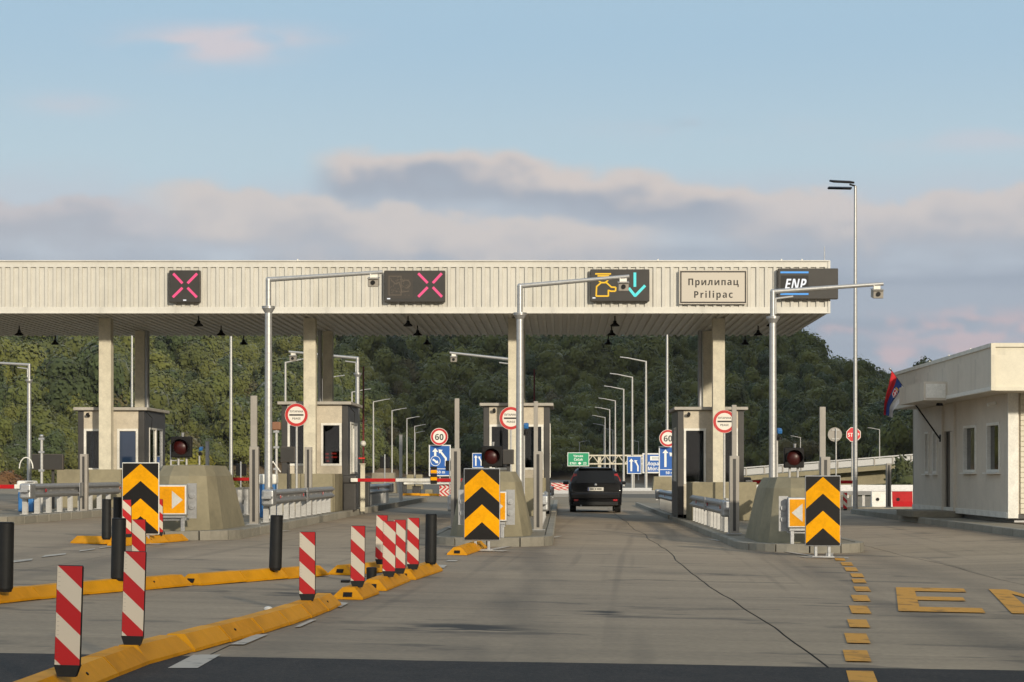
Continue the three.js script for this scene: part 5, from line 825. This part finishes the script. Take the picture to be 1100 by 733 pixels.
// stop sign, sign seen from behind, small striped plate
{
  const stop = print(256, 256, (c, w) => { c.fillStyle = '#c8202a'; c.fillRect(0, 0, w, w); c.fillStyle = '#e6e1d8'; c.font = 'bold 92px sans-serif'; c.textAlign = 'center'; c.textBaseline = 'middle'; c.fillText('STOP', w / 2, w / 2 + 6, 210); });
  const Z = 78, x = px2x(917, Z), h = py2y(467, Z), o = thing('stop_sign', 'red octagonal stop sign beside the tall mast', 'sign', [x, 0, -Z]); mb().bar([-0.05, 0, -0.05], [-0.05, h + 0.2, -0.05], 0.03).build('post', M.zincBright, o); mb().cyl(0.31, 0.31, 0.02, 0, h, 0, Math.PI / 2, 0, 0, 8).build('plate', M.white, o).rotation.z = 0; const f = new THREE.CircleGeometry(0.285, 8, Math.PI / 8); const d = mb(); d.g.push(tidy(f)); d.build('sign_face', stop, o, false).position.set(0, h, 0.014);
  o.children[1].geometry.translate(0, -h, 0).rotateZ(Math.PI / 8).translate(0, h, 0);
  const Z2 = 80, o2 = thing('round_sign', 'grey back of a round sign on a slim post left of the stop sign', 'sign', [px2x(897, Z2), 0, -Z2]), h2 = py2y(467, Z2); mb().bar([0.04, 0, 0.06], [0.04, h2 + 0.25, 0.06], 0.03).build('post', M.zincBright, o2); mb().cyl(0.29, 0.29, 0.025, 0, h2, 0, Math.PI / 2, 0, 0, 32).build('plate', M.postgrey, o2); for (const q of [-0.18, 0.18]) mb().box(0.3, 0.04, 0.03, 0.02, h2 + q, 0.035).build('clamp', M.zincBright, o2);
  const p = dup(delineator, [px2x(908, 68), 0.02, -68], 'small red and white striped plate near the foot of the tall mast'); p.rotation.set(0, 0, 0);
  // tall masts
  const mast = (lb, px, Z, ty, heads, r = 0.10) => { const X = px2x(px, Z), T = py2y(ty, Z), m = thing('light_mast', lb, 'lamp post', [X, gy(clamp(X, -20, 20)), -Z], 'tall light masts'), hh = T - gy(clamp(X, -20, 20)); mb().bar([0, 0, 0], [0, hh, 0], r, r * 0.55, 14).build('pole', M.zincPole, m); mb().cyl(r * 2, r * 2, 0.04, 0, 0.02, 0).build('base_plate', M.zinc, m); if (heads) { for (const [q, t] of [[0.13, 0.30], [-0.10, -0.02]]) mb().rbox(0.80, 0.07, 0.34, 0.025, -0.50, hh + q * 0.55 + 0.02 + 0.05 * t, q * 2.2, 0.25, q * 2.5, -t * 0.25).build('luminaire', M.black, m); mb().bar([0, hh, 0], [-0.2, hh + 0.06, 0], 0.03).build('bracket', M.black, m); } return m; };
  mast('tall slender mast with two flat dark lamp heads beside the office', 919, 66.6, 200, true, 0.085); mast('tall thin mast rising behind the canopy left of the grey sensor post', 248, 100, 300, true, 0.10); mast('tall thin mast behind the canopy beside the first booth column', 141.6, 100, 300, true, 0.08); mast('tall thin mast behind the canopy above the right speed sign', 716.8, 104, 300, true, 0.10);
}
// ------------------------------------------------------------------ motorway lamps
{
  const lamp = thing('street_lamp', '', 'lamp post', [0, 0, 0], 'lamps along the motorway');
  mb().bar([0, 0, 0], [0, 10, 0], 0.13, 0.075, 10).build('pole', M.zincBright, lamp); mb().bar([0, 9.95, 0], [-1.35, 10.22, 0], 0.06, 0.05, 8).build('arm', M.zincBright, lamp); mb().rbox(0.75, 0.09, 0.28, 0.03, -1.65, 10.26, 0, 0, 0, -0.12).build('luminaire', M.zincDull, lamp);
  const right = [[694, 388], [679.3, 405], [670, 418], [661, 430.5], [655, 440], [650, 448.5], [649, 457], [658.5, 462], [686, 474.5]], left = [[306.5, 389], [346.5, 407], [378, 421], [401, 431.5], [421, 441], [437, 449.7], [445.3, 458], [446, 465], [419, 484]];
  let k = 0; for (const [arr, s, side] of [[right, 1, 'right'], [left, -1, 'left']]) for (const [n, [px, py]] of arr.entries()) { const lb = `${['first', 'second', 'third', 'fourth', 'fifth', 'sixth', 'seventh', 'eighth', 'last'][n]} street lamp from the toll canopy in the row ${side} of the motorway`; const Z = Math.min(395, 8.7 * FOCAL / (VY - py)), x = px2x(px, Z), o = k++ ? dup(lamp, [x, 0, -Z], lb, null, s > 0 ? 0 : Math.PI) : lamp; o.position.set(x, 0, -Z); o.userData.label = lb; if (8.7 * FOCAL / (VY - py) > 395) { const f = (py2y(py, 395)) / 10; o.scale.setScalar(f); } }
  for (const [px, py, Z, lb] of [[945, 461.5, 175, 'small street lamp on the ramp parapet behind the stop sign'], [860, 470, 190, 'small street lamp behind the right lane signal'], [622.5, 475, 352, 'small street lamp above the green sign']]) { const o = dup(lamp, [px2x(px, Z), 0, -Z], lb, 'lamps in the distance', px > 700 ? 0 : Math.PI); o.scale.setScalar(py2y(py, Z) / 10); }
}
// ------------------------------------------------------------------ road signs beyond the booths
function board(name, label, x0, x1, y0, y1, Z, draw, posts = 1, group, tw = 512) {
  const s = sc(Z), w = (x1 - x0) / s, h = (y1 - y0) / s, X = px2x((x0 + x1) / 2, Z), yb = Math.min(0, gy(clamp(X, -20, 9))), c = py2y((y0 + y1) / 2, Z) - yb, o = thing(name, label, 'sign', [X, yb, -Z], group);
  mb().rbox(w, h, 0.05, 0.02, 0, c, 0).build('panel', M.zincDull, o); face(w - 0.02, h - 0.02, 0.028, c).build('sign_face', print(tw, Math.round(tw * h / w), draw), o, false);
  if (posts === 1) mb().bar([0, 0, -0.07], [0, c + h * 0.45, -0.07], 0.04).build('post', M.zincBright, o); else if (posts) for (const q of [-0.36, 0.36]) mb().bar([w * q, 0, -0.08], [w * q, c + h * 0.45, -0.08], 0.06).build('post', M.zincBright, o); return o;
}
const blueBg = (c, w, h) => { c.fillStyle = '#dcdcd8'; c.fillRect(0, 0, w, h); c.fillStyle = '#1457a6'; c.fillRect(w * 0.045, w * 0.045, w * 0.91, h - w * 0.09); c.strokeStyle = c.fillStyle = '#e6e6e2'; c.lineCap = 'butt'; };
const arrowUp = (c, x, y0, y1, lw) => { c.lineWidth = lw; c.beginPath(); c.moveTo(x, y0); c.lineTo(x, y1 + lw); c.stroke(); c.beginPath(); c.moveTo(x - lw * 1.4, y1 + lw * 1.7); c.lineTo(x, y1); c.lineTo(x + lw * 1.4, y1 + lw * 1.7); c.fill(); };
const mergeArrow = (c, w, x0, y0, x1, y1, lw, head) => { c.lineWidth = lw; c.beginPath(); c.moveTo(x0, y0); c.lineTo(x0, lerp(y0, y1, 0.52)); c.lineTo(x1, y1); c.stroke(); if (head) { c.beginPath(); c.moveTo(x1 - lw * 0.9, y1 - lw * 0.9); c.lineTo(x1 + lw * 1.3, y1 - lw * 0.7); c.lineTo(x1 - lw * 0.5, y1 + lw * 1.2); c.fill(); } };
{
  const lanesL = (c, w, h) => { blueBg(c, w, h); arrowUp(c, w * 0.29, h * 0.60, h * 0.10, w * 0.10); mergeArrow(c, w, w * 0.78, h * 0.68, w * 0.52, h * 0.20, w * 0.09, true); c.lineWidth = w * 0.025; c.beginPath(); c.arc(w * 0.30, h * 0.51, w * 0.22, 0, 6.3); c.fillStyle = '#1457a6'; c.fill(); c.stroke(); c.fillStyle = '#e6e6e2'; c.lineWidth = w * 0.08; c.beginPath(); c.moveTo(w * 0.18, h * 0.46); c.lineTo(w * 0.34, h * 0.54); c.stroke(); c.beginPath(); c.moveTo(w * 0.44, h * 0.59); c.lineTo(w * 0.28, h * 0.575); c.lineTo(w * 0.40, h * 0.49); c.fill(); c.fillRect(w * 0.05, h * 0.755, w * 0.9, h * 0.02); c.font = `bold ${Math.round(h * 0.12)}px sans-serif`; c.textAlign = 'center'; c.textBaseline = 'middle'; c.fillText('50 m', w * 0.55, h * 0.87); };
  const lanesR = (c, w, h) => { blueBg(c, w, h); arrowUp(c, w * 0.30, h * 0.68, h * 0.10, w * 0.10); mergeArrow(c, w, w * 0.80, h * 0.68, w * 0.56, h * 0.26, w * 0.09, true); c.fillRect(w * 0.05, h * 0.755, w * 0.9, h * 0.02); c.font = `bold ${Math.round(h * 0.12)}px sans-serif`; c.textAlign = 'center'; c.textBaseline = 'middle'; c.fillText('50 m', w * 0.5, h * 0.87); };
  const merge = (c, w, h) => { blueBg(c, w, h); arrowUp(c, w * 0.30, h * 0.86, h * 0.14, w * 0.12); mergeArrow(c, w, w * 0.76, h * 0.86, w * 0.60, h * 0.30, w * 0.10, true); };
  board('lane_sign', 'blue lane arrow sign with round keep right symbol behind the barrier arm', 460.5, 484.3, 478, 512, 102, lanesL); board('lane_sign', 'blue lane arrow sign below the speed sign beside the fourth booth', 707.6, 731.5, 479.5, 512.6, 102, lanesR);
  board('lane_sign', 'small blue merge arrow sign beside the gantry truss', 673.4, 689.2, 490, 509.4, 140, merge); board('lane_sign', 'small blue merge arrow sign behind the grey sensor post and the lane signal', 507.2, 520, 486.8, 503, 140, merge);
  board('direction_sign', 'blue direction sign with white lettering behind the right lane sign', 690, 722, 487, 508.7, 160, (c, w, h) => { blueBg(c, w, h); c.fillStyle = '#e6e6e2'; c.fillRect(w * 0.26, h * 0.14, w * 0.44, h * 0.22); c.fillStyle = '#8a8f94'; c.font = `bold ${Math.round(h * 0.15)}px sans-serif`; c.textAlign = 'center'; c.textBaseline = 'middle'; c.fillText('IIIIIIII', w * 0.48, h * 0.255); c.fillStyle = '#e6e6e2'; c.font = `bold ${Math.round(h * 0.25)}px sans-serif`; c.fillText('Моравци', w * 0.5, h * 0.52, w * 0.8); c.fillText('Moravci', w * 0.5, h * 0.77, w * 0.8); }, 2);
  const sixty = print(256, 256, (c, w) => { c.fillStyle = '#dcd8cf'; c.fillRect(0, 0, w, w); c.strokeStyle = '#b81f22'; c.lineWidth = 30; c.beginPath(); c.arc(w / 2, w / 2, w / 2 - 21, 0, 6.3); c.stroke(); c.fillStyle = '#1d1a18'; c.font = 'bold 122px sans-serif'; c.textAlign = 'center'; c.textBaseline = 'middle'; c.fillText('60', w / 2, w / 2 + 6); });
  for (const [px, py, lb] of [[471.8, 469.4, 'round speed limit sign above the blue lane sign with keep right symbol'], [717.6, 471, 'round speed limit sign half hidden by the fourth booth']]) { const Z = 101.6, X = px2x(px, Z), h = py2y(py, Z), o = thing('speed_sign', lb, 'sign', [X, 0, -Z], 'speed limit signs'); mb().cyl(0.455, 0.455, 0.02, 0, h, 0, Math.PI / 2, 0, 0, 36).build('plate', M.zincDull, o); disc(0.452, 0.012).build('sign_face', sixty, o, false).position.y = h; mb().bar([0, 0, -0.5], [0, h + 0.4, -0.5], 0.04).bar([0, h, -0.5], [0, h, -0.02], 0.02).build('post', M.zincBright, o); }
  // gantry truss with green sign
  { const Z = 215, s = sc(Z), o = thing('sign_gantry', 'pale lattice truss gantry carrying the green sign beyond the plaza', 'gantry', [0, 0, -Z]), xa = px2x(609, Z), xb = px2x(692, Z), ya = py2y(498.5, Z), yc = py2y(489.5, Z), n = 12; for (const dz of [-0.4, 0.4]) { for (const y of [ya, yc]) mb().box(xb - xa, 0.15, 0.12, (xa + xb) / 2, y, dz).build('chord', M.column, o); for (let k = 0; k < n; k++) { const a = lerp(xa, xb, k / n), b = lerp(xa, xb, (k + 1) / n); mb().bar(k % 2 ? [a, ya, dz] : [a, yc, dz], k % 2 ? [b, yc, dz] : [b, ya, dz], 0.06, 0.06, 6).build('brace', M.column, o); } } mb().box(0.36, yc + 0.6, 0.36, px2x(644, Z), (yc - 0.6) / 2, 0.0).build('column', M.column, o);
    board('green_sign', 'green direction sign with white lettering on the lattice gantry above the car', 609.5, 633, 486.2, 501.2, 214, (c, w, h) => { c.fillStyle = '#d8dcd6'; c.fillRect(0, 0, w, h); c.fillStyle = '#109064'; c.fillRect(w * 0.03, w * 0.03, w * 0.94, h - w * 0.06); c.fillStyle = '#e6e6e2'; c.textAlign = 'center'; c.textBaseline = 'middle'; c.font = `bold ${Math.round(h * 0.23)}px sans-serif`; c.fillText('Чачак', w * 0.5, h * 0.25, w * 0.6); c.fillText('Čačak', w * 0.5, h * 0.51, w * 0.6); c.fillText('E761', w * 0.26, h * 0.79, w * 0.34); c.fillText('23', w * 0.80, h * 0.79, w * 0.2); c.beginPath(); c.moveTo(w * 0.48, h * 0.78); c.lineTo(w * 0.56, h * 0.68); c.lineTo(w * 0.64, h * 0.78); c.lineTo(w * 0.56, h * 0.9); c.fill(); }, 0); }
  // back-turned signal boxes behind the booths
  for (const [px, py, Z, lb] of [[258.5, 505, 82, 'black signal box seen from behind beside the red barrier arm'], [413.2, 497, 84, 'black signal box seen from behind left of the lane sign'], [483, 500.5, 96, 'small dark signal box beside the blue lane sign']]) { const X = px2x(px, Z), h = py2y(py, Z), o = thing('signal_box', lb, 'traffic light', [X, 0, -Z], 'signal boxes seen from behind'); mb().rbox(0.42, 0.5, 0.2, 0.03, 0, h, -0.12).build('housing', M.black, o); mb().bar([0, -0.1, 0], [0, h + 0.35, 0], 0.035).build('post', M.zincDull, o); }
  for (const [px, ty, Z, lb] of [[430.5, 468, 74, 'grey square post behind the second booth'], [222.6, 475, 70, 'grey square post before the yellow bush']]) { const X = px2x(px, Z), yb = gy(X), h = py2y(ty, Z) - yb, o = thing('grey_post', lb, 'post', [X, yb, -Z]); mb().rbox(0.12, h, 0.12, 0.01, 0, h / 2, 0).build('casing', M.zincDull, o); mb().rbox(0.14, 0.03, 0.14, 0.008, 0, h + 0.012, 0).build('cap', M.postgrey, o); }
}
// ------------------------------------------------------------------ works area seen through the closed lane, ramp bridge
{
  const Z = 101; kerbLine('far orange kerb across the works area beyond the closed lane', [[[px2x(432, Z), Z], [px2x(488, Z), Z + 0.5]]]);
  const bl = (x0, x1, y0, y1, zz, lb, mat = M.concreteCream) => { const s = sc(zz), X = px2x((x0 + x1) / 2, zz), yb = py2y(y1, zz), m = mb().ext([[-(x1 - x0) / s / 2, 0], [(x1 - x0) / s / 2, 0], [(x1 - x0) / s * 0.42, (y1 - y0) / s], [-(x1 - x0) / s * 0.42, (y1 - y0) / s]], 0.8, 0.03).build('concrete_block', mat); m.position.set(X, yb, -zz); tag(m, lb, 'block', 'concrete blocks'); };
  bl(437, 446, 510, 526, 112, 'left of two pale concrete blocks above the barrier arm'); bl(447, 455, 510, 526, 112, 'right of two pale concrete blocks above the barrier arm'); bl(457, 466, 526, 535, 103, 'low pale concrete block before the striped board'); bl(399, 427, 508, 530, 100, 'large pale grey concrete nose behind the closed lane', M.concrete); bl(700, 722, 512, 527, 92, 'pale concrete nose beyond the fourth booth under the blue signs');
  const sb = print(256, 256, (c, w) => { c.fillStyle = '#cbc4ba'; c.fillRect(0, 0, w, w); c.fillStyle = '#b3262a'; for (let k = -3; k < 6; k++) { c.beginPath(); c.moveTo(k * 85, 0); c.lineTo(k * 85 + 42, 0); c.lineTo(k * 85 + 142, 85); c.lineTo(k * 85 + 100, 85); c.fill(); c.beginPath(); c.moveTo(k * 85, 170); c.lineTo(k * 85 + 42, 170); c.lineTo(k * 85 + 142, 85); c.lineTo(k * 85 + 100, 85); c.fill(); c.beginPath(); c.moveTo(k * 85, 170); c.lineTo(k * 85 + 42, 170); c.lineTo(k * 85 + 142, 256); c.lineTo(k * 85 + 100, 256); c.fill(); } });
  const strip = (lb, x0, x1, y0, y1, zz) => { const s = sc(zz), X = px2x((x0 + x1) / 2, zz), yb = -0.02, c = py2y((y0 + y1) / 2, zz), w = (x1 - x0) / s, h = (y1 - y0) / s, o = thing('striped_barrier', lb, 'barrier', [X, yb, -zz]); mb().box(w, h, 0.05, 0, c - yb, 0).build('board', M.white, o); face(w, h, 0.028, c - yb).build('stripes', sb, o, false); for (const q of [-0.42, 0.42]) mb().box(0.06, c - yb, 0.06, w * q, (c - yb) / 2, -0.06).build('leg', M.zincDull, o); };
  strip('red and white striped works board beyond the closed lane', 472, 486, 519, 533, 100); strip('long low red and white barrier behind the car', 592, 614, 519, 527, 104);
  { const o = thing('works_cabinet', 'small dark cabinet between concrete blocks beyond the closed lane', 'cabinet', [px2x(447.5, 102), 0, -102]); mb().rbox(0.42, 0.62, 0.4, 0.03, 0, 0.31, 0).build('casing', M.darkgrey, o); mb().box(0.46, 0.03, 0.44, 0, 0.63, 0).build('lid', M.black, o); }
  { const X = px2x(433, 100), o = barrier('thin white far barrier arm beyond the closed lane', X, 100, px2x(486, 100), py2y(519.5, 100), [[1, M.stripeWhite]], true, M.darkgrey); }
  // ramp bridge
  const Zr = 160, x0 = px2x(715, Zr), x1 = px2x(1060, Zr), yl = (x) => lerp(py2y(516, Zr), py2y(489, Zr), (x - x0) / (x1 - x0)), o = thing('ramp_bridge', 'low concrete ramp bridge with railing rising behind the office', 'bridge', [0, 0, -Zr]);
  mb().ext([[x0, yl(x0) - 0.55], [x1, yl(x1) - 0.55], [x1, yl(x1) - 0.18], [x0, yl(x0) - 0.18]], 8, 0, 0, 0, -8).build('deck', M.concreteCream, o); mb().ext([[x0, yl(x0) - 1.5], [x1, yl(x1) - 1.8], [x1, yl(x1) - 0.55], [x0, yl(x0) - 0.55]], 6, 0, 0, 0, -7.4).build('girder', M.concreteCream, o);
  mb().ext([[x0, yl(x0) + 0.46], [x1, yl(x1) + 0.46], [x1, yl(x1) + 0.56], [x0, yl(x0) + 0.56]], 0.1, 0, 0, 0, 0.02).build('handrail', M.zincDull, o); const infill = mb().ext([[x0, yl(x0) - 0.1], [x1, yl(x1) - 0.1], [x1, yl(x1) + 0.4], [x0, yl(x0) + 0.4]], 0.04, 0, 0, 0, 0.0).build('parapet', M.zincDull, o); for (let x = x0 + 0.6; x < x1; x += 1.5) mb().box(0.1, 0.7, 0.08, x, yl(x) + 0.2, 0.06).build('railing_post', M.postgrey, o);
  for (const px of [800, 905]) { const X = px2x(px, Zr); mb().box(2.6, 3.2, 5, X, yl(X) - 2.9, -4).build('pier', M.concreteCream, o); }
  tag(mb().box(40, 1.4, 3, px2x(980, 172) + 4, -0.1, -176).build('embankment', M.grass), null, null, null, 'structure');
}
console.log('all built');
renderer.render(scene, camera);
